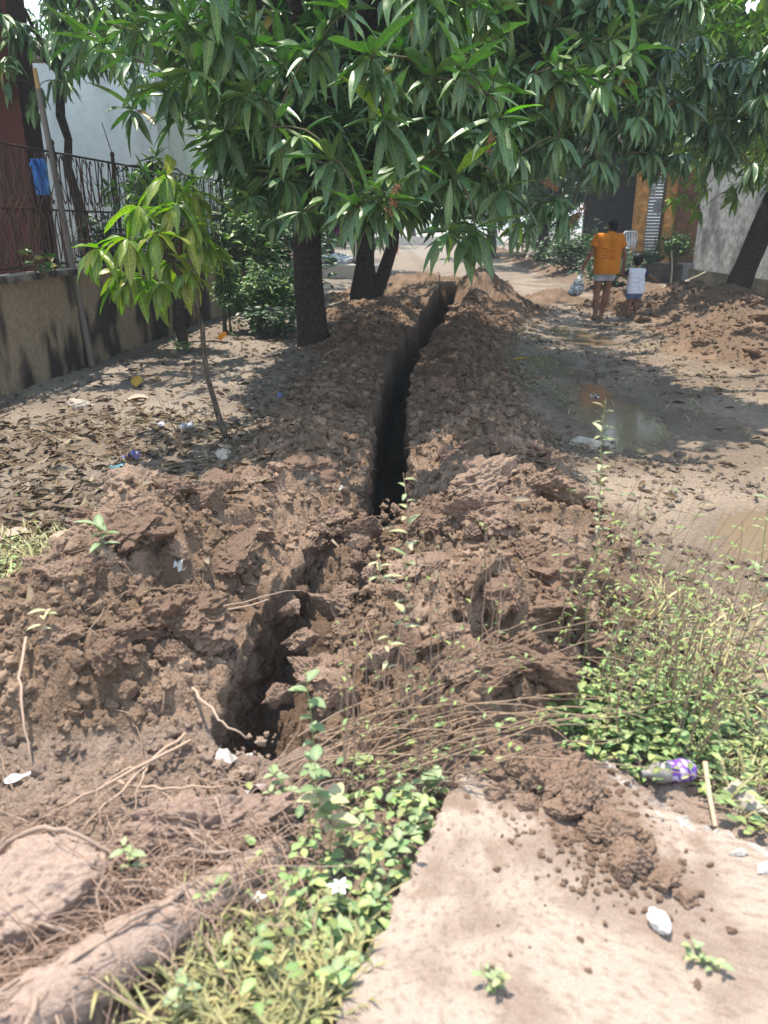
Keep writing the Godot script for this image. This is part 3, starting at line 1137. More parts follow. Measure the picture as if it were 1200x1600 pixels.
	for k in 15:
		var t := k / 14.0
		var r := 0.018 + 0.10 * pow(sin(PI * (0.06 + 0.62 * t)), 1.5) * (1.0 if t < 0.9 else 0.8)
		if k == 14: r = 0.01
		for s in 21:
			var an := TAU * (s % 20) / 20.0
			var q := Vector3(cos(an) * r, -0.38 * t, sin(an) * r * 0.55) + Vector3(-0.09 * t, 0, 0.0)
			q += Vector3(cos(an), 0, sin(an)) * 0.028 * bn.get_noise_3d(q.x, q.y, q.z)
			mb.tint = Color(0.04, 0.045, 0.10) if t > 0.85 and bn.get_noise_3d(q.x + 4.0, q.y, q.z) > -0.3 else Color.WHITE
			mb.vert(q, Vector3.UP, Vector2.ZERO)
	mb.grid(15, 21, 0)
	mb.smooth()
	part("sack", mb.done(), film, bag)
	mb = MB.new()
	mb.tube(PackedVector3Array([Vector3(0.012, -0.005, 0.01), Vector3(0.02, 0.03, 0.012), Vector3(0.0, 0.045, 0.012), Vector3(-0.02, 0.02, 0.01), Vector3(-0.012, -0.005, 0.01)]), taper(0.007, 0.007, 4), 6)
	part("handle", mb.done(), film, bag)
	# the child
	var cat_ := at + Vector3(0.50, 0, 0.06)
	cat_.y = gh(cat_.x, -cat_.z)
	var c := thing("person", "small child in white shirt and blue shorts, one arm held out, beside the adult", "person", cat_)
	hipl = Vector3(-0.06, 0.42, 0)
	hipr = Vector3(0.06, 0.42, 0)
	knl = Vector3(-0.075, 0.235, -0.01)
	knr = Vector3(0.055, 0.24, -0.05)
	anl = Vector3(-0.085, 0.055, 0.045)
	anr = Vector3(0.05, 0.05, -0.02)
	shl = Vector3(-0.115, 0.745, 0)
	shr = Vector3(0.115, 0.745, 0)
	ell = Vector3(-0.18, 0.68, -0.05)
	wrl = Vector3(-0.20, 0.725, -0.10)
	elr = Vector3(0.225, 0.67, 0.0)
	wrr = Vector3(0.335, 0.60, -0.02)
	f = Field.new(Vector3(-0.3, -0.02, -0.22), Vector3(0.42, 1.06, 0.2), 0.009)
	for s in [[hipl, knl, anl], [hipr, knr, anr]]:
		f.cap(s[0], s[1], 0.058, 0.04, 0.03)
		var q: Vector3 = s[1].lerp(s[2], 0.35) + Vector3(0, 0, 0.008)
		f.cap(s[1], q, 0.038, 0.039, 0.015)
		f.cap(q, s[2], 0.039, 0.025, 0.015)
	foot(f, anl, 0.66, -0.2)
	foot(f, anr, 0.66, 0.2)
	f.cap(hipl, hipr, 0.075, 0.075, 0.04)
	f.cap(Vector3(-0.045, 0.48, 0), Vector3(-0.06, 0.71, 0), 0.07, 0.06, 0.04)
	f.cap(Vector3(0.045, 0.48, 0), Vector3(0.06, 0.71, 0), 0.07, 0.06, 0.04)
	f.cap(shl, shr, 0.036, 0.036, 0.03)
	f.cap(shl, ell, 0.031, 0.026, 0.02)
	f.cap(ell, wrl, 0.026, 0.019, 0.015)
	f.cap(shr, elr, 0.031, 0.026, 0.02)
	f.cap(elr, wrr, 0.026, 0.019, 0.015)
	f.cap(Vector3(0, 0.77, 0), Vector3(0, 0.83, -0.005), 0.037, 0.036, 0.02)
	hd = Vector3(0.0, 0.925, -0.01)
	f.cap(hd + Vector3(0, 0.022, 0.01), hd + Vector3(0, -0.045, -0.025), 0.082, 0.055, 0.03)
	f.cap(hd + Vector3(0, -0.02, -0.085), hd + Vector3(0, -0.005, -0.08), 0.013, 0.009, 0.015)
	for s in [-1.0, 1.0]:
		f.cap(hd + Vector3(0.08 * s, 0.0, 0.0), hd + Vector3(0.086 * s, -0.025, 0.0), 0.016, 0.012, 0.008)
	mb = MB.new()
	f.mesh(mb)
	hand(mb, wrl, Vector3(-0.1, 0.55, -0.85).normalized(), Vector3(0.1, 0.85, 0.5).normalized(), Vector3(0.98, -0.1, -0.1).normalized(), 0.6, 0.5)
	hand(mb, wrr, Vector3(0.84, -0.53, -0.1).normalized(), Vector3(-0.53, -0.84, 0.0).normalized(), Vector3(0.05, 0.1, -0.98).normalized(), 0.6, 0.3)
	part("body", mb.done(), skin, c)
	f = Field.new(Vector3(-0.24, 0.34, -0.17), Vector3(0.26, 0.84, 0.18), 0.009)
	f.cap(Vector3(-0.065, 0.40, 0), Vector3(-0.062, 0.71, 0), 0.098, 0.075, 0.06)
	f.cap(Vector3(0.065, 0.40, 0), Vector3(0.062, 0.71, 0), 0.098, 0.075, 0.06)
	f.cap(shl, shr, 0.05, 0.05, 0.03)
	f.cap(Vector3(0, 0.77, 0), Vector3(0, 0.79, 0), 0.045, 0.045, 0.03)
	for k in 4:
		f.cap(Vector3(-0.08 + 0.02 * k, 0.44 + 0.07 * k, 0.088), Vector3(0.06, 0.47 + 0.06 * k, 0.086), 0.009, 0.005, 0.014)
	f.cut(Vector3(0, -1, 0.0), -0.385)
	f.cut(Vector3(0, 1, -0.2).normalized(), 0.775)
	f.cut(Vector3(-1, 0, 0), 0.142)
	f.cut(Vector3(1, 0, 0), 0.142)
	part("shirt", finish(f), white, c)
	for s in [-1.0, 1.0]:
		var sh := shl if s < 0 else shr
		var el := ell if s < 0 else elr
		f = Field.new(sh.min(el) - Vector3.ONE * 0.09, sh.max(el) + Vector3.ONE * 0.09, 0.008)
		f.cap(sh + (el - sh) * 0.2, sh.lerp(el, 0.85), 0.047, 0.044, 0.01)
		var nn := (el - sh).normalized()
		f.cut(nn, nn.dot(sh.lerp(el, 0.7)))
		part("sleeve", finish(f), navy, c)
	f = Field.new(Vector3(-0.2, 0.22, -0.16), Vector3(0.2, 0.52, 0.16), 0.009)
	f.cap(hipl, hipr, 0.087, 0.087, 0.04)
	f.cap(hipl, hipl.lerp(knl, 0.8), 0.077, 0.07, 0.03)
	f.cap(hipr, hipr.lerp(knr, 0.8), 0.077, 0.07, 0.03)
	f.cut(Vector3(0, -1, 0), -0.30)
	f.cut(Vector3(0, 1, 0), 0.47)
	part("shorts", finish(f), blue, c)
	f = Field.new(hd - Vector3.ONE * 0.14, hd + Vector3.ONE * 0.14, 0.008)
	f.cap(hd + Vector3(0, 0.027, 0.014), hd + Vector3(0, -0.03, 0.018), 0.087, 0.066, 0.03)
	f.cut(Vector3(0, -0.5, -0.87).normalized(), (Vector3(0, -0.5, -0.87).normalized()).dot(hd + Vector3(0, 0.0, -0.05)))
	part("hair", finish(f), hair, c)
	for s in [[anl, -0.2], [anr, 0.2]]:
		mb = MB.new()
		sandal(mb, s[0], 0.68, s[1])
		part("sandal", mb.done(), sole, c)


# ---------------------------------------------------------------- walls, houses, fence
func stained(base: Color, dirt: Color, sd: int, low: float, high: float, freq := 1.2) -> Callable:
	var nz := noise(freq, FastNoiseLite.TYPE_SIMPLEX, 4, sd)
	return func(p: Vector3) -> Color:
		var t := smoothstep(low, high, nz.get_noise_3d(p.x * 1.6, p.y * 0.8, p.z * 1.6) + 0.3 * nz.get_noise_3d(p.x * 9.0, p.y * 2.0, p.z * 9.0))
		return base.lerp(dirt, t)


# a wall panel between two ground points, subdivided so that its stains and unevenness show
func slab_wall(a: Vector3, b: Vector3, h: float, thick: float, colour: Callable, uneven := 0.006, step := 0.06) -> ArrayMesh:
	var mb := MB.new()
	var along := (b - a)
	var l := along.length()
	along /= l
	var out := along.cross(Vector3.UP).normalized()
	var nz := noise(2.2, FastNoiseLite.TYPE_SIMPLEX, 4, 77)
	var nu := maxi(2, int(l / step))
	var nv := maxi(2, int(h / step))
	for side in [1.0, -1.0]:
		var first := mb.v.size()
		for y in nv + 1:
			for x in nu + 1:
				var p := a + along * (l * x / nu) + Vector3.UP * (h * y / nv)
				var e := uneven * nz.get_noise_3d(p.x * 2.0, p.y * 2.0, p.z * 2.0)
				if y == nv:
					e -= 0.008
				mb.tint = colour.call(p)
				mb.vert(p + out * (side * thick * 0.5 + e * side), out * side, Vector2(l * x / nu, h * y / nv))
		mb.grid(nv + 1, nu + 1, first)
	mb.tint = colour.call(b + Vector3.UP * h)
	for e in [[a, -along], [b, along]]:
		var q := []
		for s in [[1, 0], [-1, 0], [-1, 1], [1, 1]]:
			q.append(mb.vert(e[0] + out * s[0] * thick * 0.5 + Vector3.UP * h * s[1], e[1], Vector2.ZERO))
		mb.quad(q[0], q[1], q[2], q[3])
	var first := mb.v.size()
	for y in 3:
		for x in nu + 1:
			var p := a + along * (l * x / nu) + Vector3.UP * (h + (0.006 if y == 1 else 0.0) + uneven * 0.6 * nz.get_noise_3d(a.x + x * 0.4, y * 0.3, 0.0) - 0.002)
			mb.tint = colour.call(p + Vector3(0, 0.3, 0))
			mb.vert(p + out * (y - 1) * (thick * 0.5 - 0.006), Vector3.UP, Vector2(l * x / nu, y * 0.1))
	mb.grid(3, nu + 1, first)
	return mb.done()


func boxes(called: String, list: Array, m: Material, parent: Node3D, bevel := 0.006) -> void:
	for b in list:
		var mb := MB.new()
		mb.box(b[0], b[1], b[2] if b.size() > 2 else Basis.IDENTITY, bevel)
		part(called, mb.done(), m, parent)


func build_left() -> void:
	# boundary wall of dirty plaster
	var wall_mat := earth(Color(1, 1, 1), 0.95, 0.22, 1.1, noise_tex(0.02, 5, Color(0.84, 0.84, 0.84), Color(1, 1, 1), 512, 21), noise_tex(0.03, 5, Color(0, 0, 0), Color(1, 1, 1), 512, 22))
	var wa := Vector3(-3.98, -0.1, -4.6)
	var wb := Vector3(-2.78, -0.1, -17.2)
	var w := thing("boundary_wall", "low plastered boundary wall streaked with black mould, iron fence on top", "wall", Vector3(wa.x, 0, wa.z))
	var inv := Transform3D(Basis.IDENTITY, -w.position)
	part("wall", slab_wall(wa, wb, 1.12, 0.2, stained(Color(0.34, 0.27, 0.185), Color(0.032, 0.027, 0.022), 31, -0.16, 0.20, 0.6), 0.02), wall_mat, w, inv)
	part("coping", slab_wall(wa + Vector3(0.02, 1.125, 0), wb + Vector3(0.02, 1.125, 0), 0.06, 0.28, stained(Color(0.30, 0.27, 0.22), Color(0.05, 0.045, 0.04), 33, -0.2, 0.35, 2.0), 0.012), wall_mat, w, inv)
	# iron fence
	var rust := mat(lin(0.075, 0.042, 0.03), 0.75, 0.4)
	rust.metallic = 0.3
	var fa := Vector3(wa.x, 1.08, wa.z)
	var fb := Vector3(wb.x, 1.08, wb.z)
	var along := (fb - fa).normalized()
	var fl := fa.distance_to(fb)
	var fence := thing("iron_fence", "rusty wrought iron fence of looping scrolls standing on the low boundary wall", "fence", fa)
	for y in [0.07, 0.62, 1.2]:
		var mb := MB.new()
		mb.tube(PackedVector3Array([Vector3(0, y, 0), along * fl * 0.5 + Vector3(0, y - 0.015, 0), along * fl + Vector3(0, y, 0)]), taper(0.013, 0.013, 2), 6)
		part("rail", mb.done(), rust, fence)
	var post := MB.new()
	post.box(Vector3(0, 0.62, 0), Vector3(0.04, 1.26, 0.04), Basis.IDENTITY, 0.004)
	post.ball(Vector3(0, 1.28, 0), Vector3(0.03, 0.04, 0.03), 8, 6)
	var post_mesh := post.done()
	var k := 0
	while k * 1.55 < fl:
		part("post", post_mesh, rust, fence, Transform3D(Basis.IDENTITY, along * k * 1.55))
		k += 1
	var scr := []
	for t in 2:   # an open loop with curled ends, and a lens-shaped pair of bars
		var mb := MB.new()
		var pts := PackedVector3Array()
		if t == 0:
			for q in 15:
				var an := lerpf(-0.6, TAU - 2.6, q / 14.0)
				pts.append(Vector3(0, 0.27 + 0.24 * sin(an + 1.57), 0.055 * cos(an + 1.57)))
			mb.tube(pts, taper(0.0075, 0.0075, 14), 5)
		else:
			for sd in [-1.0, 1.0]:
				pts = PackedVector3Array()
				for q in 11:
					var y := q / 10.0
					pts.append(Vector3(0, 0.02 + 0.5 * y, sd * 0.045 * sin(PI * y) + 0.02 * sin(TAU * y)))
				mb.tube(pts, taper(0.007, 0.007, 10), 5)
		scr.append(mb.done())
	var bar := MB.new()
	bar.tube(PackedVector3Array([Vector3(0, 0.07, 0), Vector3(0, 1.2, 0)]), taper(0.008, 0.008, 1), 5)
	var bar_mesh := bar.done()
	var n := int(fl / 0.135)
	for q in n:
		var bs := Basis(Vector3.UP, atan2(along.x, along.z))
		for row in 2:
			if rng.randf() < 0.93:
				part("scroll", scr[(q + row) % 2], rust, fence, Transform3D(bs.rotated(along, rng.randf_range(-0.06, 0.06)) * Basis.from_scale(Vector3(1, 1.02, 1.0 if q % 2 else -1.0)), along * (q + 0.5) * 0.135 + Vector3(0, 0.08 + row * 0.565, 0)))
		if q % 3 == 0:
			part("bar", bar_mesh, rust, fence, Transform3D(Basis.IDENTITY, along * q * 0.135))
	var lat := MB.new()
	lat.box(Vector3(0, 0.55, 0), Vector3(0.006, 1.35, 0.012), Basis.IDENTITY, 0.002)
	var lat_mesh := lat.done()
	for q in 30:
		var tilt: float = 0.6 if q % 2 else -0.6
		part("lattice_bar", lat_mesh, rust, fence, Transform3D(Basis(Vector3(along.z, 0, -along.x), tilt), along * (0.5 + q * 0.13) + Vector3(0.02 + 0.008 * (q % 2), 0.06, 0) - along * tilt * 0.5))
	# dry creeper caught in the fence
	var cr := thing("dead_creeper", "tangle of dry leafless creeper stems woven through the iron fence", "creeper", fa)
	var vine := mat(lin(0.13, 0.075, 0.045), 0.9, 0.2)
	for q in 46:
		var t := rng.randf_range(1.8, 7.0)
		var st := along * t + Vector3(0.03, rng.randf_range(0.0, 0.5), 0)
		var mb := MB.new()
		var en := st + along * rng.randf_range(-0.5, 0.5) + Vector3(0.02, rng.randf_range(0.3, 0.9), 0)
		mb.tube(curve_points(st, en, Vector3(0.04, 0, rng.randf_range(-0.1, 0.1)), 6, 0.02), taper(0.006, 0.003, 6), 4)
		part("stem", mb.done(), vine, cr)
	# cloth on the fence
	var cloth := mat(lin(0.10, 0.26, 0.58), 0.85, 0.2)
	var cb := MB.new()
	var cn := noise(7.0, FastNoiseLite.TYPE_SIMPLEX, 2, 12)
	for y in 12:
		for x in 12:
			var wd := 0.16 - 0.05 * absf(y / 11.0 - 0.4)
			var p := Vector3((x / 11.0 - 0.5) * wd, -0.34 * y / 11.0, 0.07 * cn.get_noise_2d(x * 0.06, y * 0.02) + 0.02)
			cb.vert(p, Vector3.RIGHT, Vector2.ZERO)
	cb.grid(12, 12, 0)
	cb.smooth()
	var rag := part("hanging_rag", cb.done(), cloth)
	rag.position = Vector3(-3.50, 2.17, -8.72)
	tag(rag, "bright blue rag hanging from the iron fence beside a grey pole", "rag")
	# pole beside the fence
	var pole := thing("bamboo_pole", "leaning grey bamboo pole with a broken yellow tip behind the iron fence", "pole", Vector3(-3.52, 0, -9.15))
	var pm := MB.new()
	pm.tube(PackedVector3Array([Vector3(0.14, 0.0, 0), Vector3(0.04, 1.5, 0), Vector3(-0.05, 2.86, 0)]), PackedFloat32Array([0.036, 0.033, 0.03]), 10)
	for y in [0.5, 0.95, 1.4, 1.85, 2.3, 2.7]:
		pm.tube(PackedVector3Array([Vector3(0.14 - 0.067 * y, y - 0.008, 0), Vector3(0.14 - 0.067 * y, y + 0.008, 0)]), taper(0.038, 0.038, 1), 10)
	part("shaft", pm.done(), mat(lin(0.16, 0.14, 0.12), 0.8, 0.3), pole)
	pm = MB.new()
	pm.tube(PackedVector3Array([Vector3(-0.05, 2.86, 0), Vector3(-0.062, 3.05, 0)]), taper(0.028, 0.022, 1), 8)
	part("tip", pm.done(), mat(lin(0.42, 0.27, 0.11), 0.8, 0.3), pole)
	# the house behind the fence
	var plaster := earth(Color(1, 1, 1), 0.9, 0.15, 1.0, noise_tex(0.02, 4, Color(0.96, 0.96, 0.96), Color(1, 1, 1), 256, 41), null)
	var h := thing("house", "house with brown porch pillar and pale green-grey wall behind the iron fence", "house", Vector3(-5.4, 0, -11.5))
	inv = Transform3D(Basis.IDENTITY, -h.position)
	var pale := stained(Color(0.80, 0.83, 0.77), Color(0.62, 0.64, 0.58), 51, 0.1, 0.7, 0.8)
	part("wall", slab_wall(Vector3(-8.5, -0.1, -14.0), Vector3(-3.62, -0.1, -14.0), 4.0, 0.2, pale, 0.004, 0.12), plaster, h, inv)
	part("wall", slab_wall(Vector3(-3.62, -0.1, -14.12), Vector3(-3.62, -0.1, -22.0), 4.0, 0.2, pale, 0.004, 0.15), plaster, h, inv)
	var brown := stained(Color(0.085, 0.030, 0.021), Color(0.055, 0.022, 0.016), 52, -0.1, 0.5, 1.2)
	part("pillar", slab_wall(Vector3(-4.62, -0.1, -10.0), Vector3(-4.03, -0.1, -10.0), 4.2, 0.5, brown, 0.006, 0.1), plaster, h, inv)
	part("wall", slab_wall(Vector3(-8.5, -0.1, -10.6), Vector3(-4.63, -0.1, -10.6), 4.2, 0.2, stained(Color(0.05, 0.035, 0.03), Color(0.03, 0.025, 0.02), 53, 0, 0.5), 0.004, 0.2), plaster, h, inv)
	part("wall", slab_wall(Vector3(-8.3, -0.1, -13.9), Vector3(-8.3, -0.1, -10.7), 4.2, 0.2, pale, 0.004, 0.3), plaster, h, inv)
	var rb := MB.new()
	rb.box(Vector3(-6.1, 4.1, -18.2), Vector3(5.2, 0.18, 8.0), Basis.IDENTITY, 0.02)
	part("roof", rb.done(), mat(lin(0.14, 0.10, 0.09), 0.9), h, inv)
	var wire := MB.new()
	wire.tube(PackedVector3Array([Vector3(-3.55, 2.75, -11.0), Vector3(-3.42, 2.2, -11.0), Vector3(-3.35, 1.95, -11.0)]), taper(0.006, 0.006, 2), 5)
	part("cable", wire.done(), mat(lin(0.02, 0.02, 0.02), 0.6), h, inv)
	# rusty corrugated sheet leaning behind the sapling
	var cs := MB.new()
	for y in 41:
		for x in 9:
			cs.vert(Vector3((x / 8.0 - 0.5) * 0.62, (y / 40.0 - 0.5) * 0.62, 0.022 * sin(y * TAU / 6.0)), Vector3.BACK, Vector2.ZERO)
	cs.grid(41, 9, 0)
	for y in 41:
		for x in 9:
			cs.vert(Vector3((x / 8.0 - 0.5) * 0.62, (y / 40.0 - 0.5) * 0.62, 0.022 * sin(y * TAU / 6.0) - 0.003), Vector3.FORWARD, Vector2.ZERO)
	var f1 := 41 * 9
	cs.grid(41, 9, f1)
	cs.smooth()
	var rm := earth(lin(0.42, 0.20, 0.10), 0.85, 0.2, 3.0, noise_tex(0.02, 5, Color(0.35, 0.3, 0.28), Color(1, 1, 1), 256, 61), null, false)
	var sheet := part("corrugated_sheet", cs.done(), rm, self, Transform3D(Basis(Vector3(0, 0, 1), -0.14).rotated(Vector3.RIGHT, -0.12), Vector3(-2.85, 1.42, -11.6)))
	tag(sheet, "rusty brown corrugated metal sheet propped above the boundary wall behind the sapling", "metal sheet")


func build_right() -> void:
	var plaster := earth(Color(1, 1, 1), 0.9, 0.2, 0.8, noise_tex(0.02, 5, Color(0.72, 0.72, 0.72), Color(1, 1, 1), 256, 71), null)
	var wall := thing("compound_wall", "grey cement compound wall with damp stains and a dark plinth behind the leaning tree", "wall", Vector3(8.35, 0, -16))
	var inv := Transform3D(Basis.IDENTITY, -wall.position)
	part("wall", slab_wall(Vector3(8.4, 0.3, -22.2), Vector3(8.3, 0.3, -11.0), 2.7, 0.2, stained(Color(0.37, 0.365, 0.345), Color(0.15, 0.15, 0.14), 81, -0.1, 0.6, 0.7), 0.01, 0.1), plaster, wall, inv)
	part("plinth", slab_wall(Vector3(8.37, -0.2, -22.2), Vector3(8.27, -0.2, -11.0), 0.62, 0.3, stained(Color(0.10, 0.085, 0.06), Color(0.045, 0.04, 0.03), 82, -0.3, 0.4, 0.9), 0.015, 0.1), plaster, wall, inv)
	var h := thing("house", "house front with orange pilasters, grey louvred door and dark doorway behind potted plants", "house", Vector3(7.5, 0, -24))
	inv = Transform3D(Basis.IDENTITY, -h.position)
	var orange := stained(Color(0.62, 0.30, 0.085), Color(0.45, 0.20, 0.06), 91, 0.0, 0.7, 0.8)
	var brown := stained(Color(0.20, 0.085, 0.04), Color(0.12, 0.055, 0.03), 92, -0.1, 0.5, 0.8)
	part("pilaster", slab_wall(Vector3(7.14, 0.5, -24), Vector3(7.44, 0.5, -24), 3.0, 0.3, orange, 0.004, 0.1), plaster, h, inv)
	part("pilaster", slab_wall(Vector3(7.95, 0.5, -24), Vector3(8.24, 0.5, -24), 3.0, 0.3, orange, 0.004, 0.1), plaster, h, inv)
	part("wall", slab_wall(Vector3(8.242, 0.0, -23.9), Vector3(11.0, 0.0, -23.9), 3.5, 0.2, brown, 0.004, 0.15), plaster, h, inv)
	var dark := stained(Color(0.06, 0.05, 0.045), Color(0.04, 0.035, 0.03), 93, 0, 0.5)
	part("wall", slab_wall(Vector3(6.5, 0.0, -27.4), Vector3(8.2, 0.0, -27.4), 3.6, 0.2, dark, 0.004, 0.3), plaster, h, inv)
	var b := MB.new()
	b.box(Vector3(8.7, 3.7, -25.4), Vector3(4.8, 0.2, 4.4), Basis.IDENTITY, 0.02)
	part("roof", b.done(), mat(lin(0.16, 0.12, 0.1), 0.9), h, inv)
	b = MB.new()
	b.box(Vector3(8.7, 0.25, -25.3), Vector3(4.6, 0.5, 3.9), Basis.IDENTITY, 0.02)
	part("floor", b.done(), mat(lin(0.22, 0.2, 0.18), 0.9), h, inv)
	var door := thing("louvred_door", "closed grey louvred door between two orange pilasters", "door", Vector3(7.695, 0.5, -24.02))
	var fr := mat(lin(0.10, 0.055, 0.03), 0.7)
	boxes("door_frame", [[Vector3(-0.225, 1.15, 0), Vector3(0.055, 2.3, 0.08)], [Vector3(0.225, 1.15, 0), Vector3(0.055, 2.3, 0.08)], [Vector3(0, 2.33, 0), Vector3(0.505, 0.06, 0.08)]], fr, door)
	var sl := mat(lin(0.34, 0.37, 0.40), 0.5, 0.5)
	var sm := MB.new()
	sm.box(Vector3.ZERO, Vector3(0.39, 0.085, 0.012), Basis(Vector3.RIGHT, 0.5), 0.003)
	var slat := sm.done()
	for k in 26:
		part("slat", slat, sl, door, Transform3D(Basis.IDENTITY, Vector3(0, 0.07 + 0.086 * k, 0)))
	# planter ledge with plants
	var led := thing("planter_ledge", "low dark masonry ledge carrying plants in front of the orange house", "ledge", Vector3(7.6, 0, -22.9))
	inv = Transform3D(Basis.IDENTITY, -led.position)
	part("wall", slab_wall(Vector3(6.9, -0.1, -22.9), Vector3(8.22, -0.1, -22.9), 0.6, 0.5, stained(Color(0.13, 0.11, 0.09), Color(0.06, 0.05, 0.04), 95, -0.2, 0.4), 0.01, 0.1), plaster, led, inv)
	# white plastic chair
	var white := mat(lin(0.62, 0.63, 0.65), 0.45)
	var ch := thing("plastic_chair", "white plastic garden chair standing before the dark doorway", "chair", Vector3(6.72, 0.5, -23.3), 0.25)
	b = MB.new()
	b.box(Vector3(0, 0.42, 0), Vector3(0.46, 0.03, 0.44), Basis.IDENTITY, 0.012)
	part("seat", b.done(), white, ch)
	var bb := Basis(Vector3.RIGHT, -0.2)
	for x in [-0.16, -0.08, 0.0, 0.08, 0.16]:
		b = MB.new()
		b.box(Vector3(x, 0.64, 0.25), Vector3(0.05, 0.36, 0.016), bb, 0.005)
		part("slat", b.done(), white, ch)
	b = MB.new()
	b.tube(PackedVector3Array([Vector3(-0.22, 0.42, 0.2), Vector3(-0.22, 0.78, 0.275), Vector3(-0.17, 0.85, 0.29), Vector3(0.17, 0.85, 0.29), Vector3(0.22, 0.78, 0.275), Vector3(0.22, 0.42, 0.2)]), taper(0.022, 0.022, 5), 8)
	part("backrest", b.done(), white, ch)
	for s in [[-1, -1], [1, -1], [-1, 1], [1, 1]]:
		b = MB.new()
		b.tube(PackedVector3Array([Vector3(0.19 * s[0], 0.42, 0.18 * s[1]), Vector3(0.24 * s[0], 0.0, 0.23 * s[1])]), taper(0.024, 0.02, 1), 8)
		part("leg", b.done(), white, ch)
	for s in [-1.0, 1.0]:
		b = MB.new()
		b.tube(PackedVector3Array([Vector3(0.22 * s, 0.62, 0.24), Vector3(0.245 * s, 0.64, 0.05), Vector3(0.235 * s, 0.62, -0.16), Vector3(0.215 * s, 0.42, -0.19)]), taper(0.02, 0.02, 3), 8)
		part("armrest", b.done(), white, ch)
	# scrap of wood poles on the soil
	var stick := mat(lin(0.42, 0.38, 0.28), 0.8)
	var sticks := [["pale bent cane lying on the soil heap before the planter ledge", Vector3(6.05, 0.35, -17.5), Vector3(7.0, 0.72, -17.9)], ["short pale stick lying across the bent cane on the soil heap", Vector3(5.75, 0.28, -16.9), Vector3(6.4, 0.42, -17.2)], ["upright cut stake sticking out of the soil beside the child", Vector3(4.85, 0.2, -16.0), Vector3(4.78, 0.78, -16.05)], ["thin cane standing upright before the brown wall", Vector3(7.0, 0.1, -20.0), Vector3(6.93, 0.95, -20.0)]]
	for s in sticks:
		b = MB.new()
		var st: Vector3 = s[1]
		var en: Vector3 = s[2]
		st.y = gh(st.x, -st.z) + 0.02
		b.tube(curve_points(Vector3.ZERO, en - s[1], Vector3(0.02, 0.02, 0.02), 4, 0.006), taper(0.02 if s[0].begins_with("thin") or s[0].begins_with("pale bent") else 0.035, 0.016, 4), 7)
		var o := part("cane", b.done(), stick)
		o.position = st
		tag(o, s[0], "stick")


func motorcycle(at: Vector3, turn: float, label: String) -> void:
	var m := thing("motorcycle", label, "motorcycle", at, turn, "motorcycles parked in the shade")
	var black := mat(lin(0.015, 0.015, 0.016), 0.5)
	var body := mat(lin(0.05, 0.05, 0.06), 0.3)
	var steel := mat(lin(0.4, 0.4, 0.42), 0.3)
	steel.metallic = 0.9
	for x in [-0.6, 0.62]:
		var b := MB.new()
		var pts := PackedVector3Array()
		for k in 25:
			pts.append(Vector3(x + 0.26 * cos(TAU * k / 24), 0.30 + 0.26 * sin(TAU * k / 24), 0))
		b.tube(pts, taper(0.04, 0.04, 24), 8)
		var w := part("wheel", b.done(), black, m)
		for k in 10:
			var s := MB.new()
			s.tube(PackedVector3Array([Vector3(x, 0.3, 0), Vector3(x + 0.24 * cos(TAU * k / 10), 0.3 + 0.24 * sin(TAU * k / 10), 0)]), taper(0.006, 0.006, 1), 4)
			part("spoke", s.done(), steel, w)
	var b := MB.new()
	b.ball(Vector3(0.12, 0.72, 0), Vector3(0.24, 0.12, 0.11))
	part("tank", b.done(), body, m)
	b = MB.new()
	b.box(Vector3(-0.33, 0.74, 0), Vector3(0.62, 0.09, 0.2), Basis(Vector3.BACK, -0.06), 0.03)
	part("seat", b.done(), black, m)
	b = MB.new()
	b.box(Vector3(0.0, 0.42, 0), Vector3(0.34, 0.26, 0.18), Basis.IDENTITY, 0.04)
	part("engine", b.done(), steel, m)
	b = MB.new()
	b.tube(PackedVector3Array([Vector3(0.62, 0.3, 0.08), Vector3(0.46, 0.95, 0.06)]), taper(0.022, 0.022, 1), 6)
	b.tube(PackedVector3Array([Vector3(0.62, 0.3, -0.08), Vector3(0.46, 0.95, -0.06)]), taper(0.022, 0.022, 1), 6)
	part("fork", b.done(), steel, m)
	b = MB.new()
	b.tube(PackedVector3Array([Vector3(0.32, 1.06, -0.36), Vector3(0.46, 1.0, -0.14), Vector3(0.46, 1.0, 0.14), Vector3(0.32, 1.06, 0.36)]), taper(0.014, 0.014, 3), 6)
	part("handlebar", b.done(), black, m)
	b = MB.new()
	b.ball(Vector3(0.56, 0.88, 0), Vector3(0.08, 0.09, 0.09))
	part("headlight", b.done(), steel, m)
	for s in [[Vector3(0.46, 0.9, 0), Vector3(0.0, 0.5, 0)], [Vector3(0.1, 0.66, 0), Vector3(-0.55, 0.68, 0)], [Vector3(-0.1, 0.35, 0.07), Vector3(-0.6, 0.3, 0.07)]]:
		b = MB.new()
		b.tube(PackedVector3Array(s), taper(0.025, 0.02, 1), 6)
		part("frame", b.done(), black, m)
	b = MB.new()
	b.tube(PackedVector3Array([Vector3(0.05, 0.3, 0.12), Vector3(-0.4, 0.3, 0.13), Vector3(-0.8, 0.38, 0.13)]), taper(0.03, 0.045, 2), 8)
	part("exhaust", b.done(), steel, m)


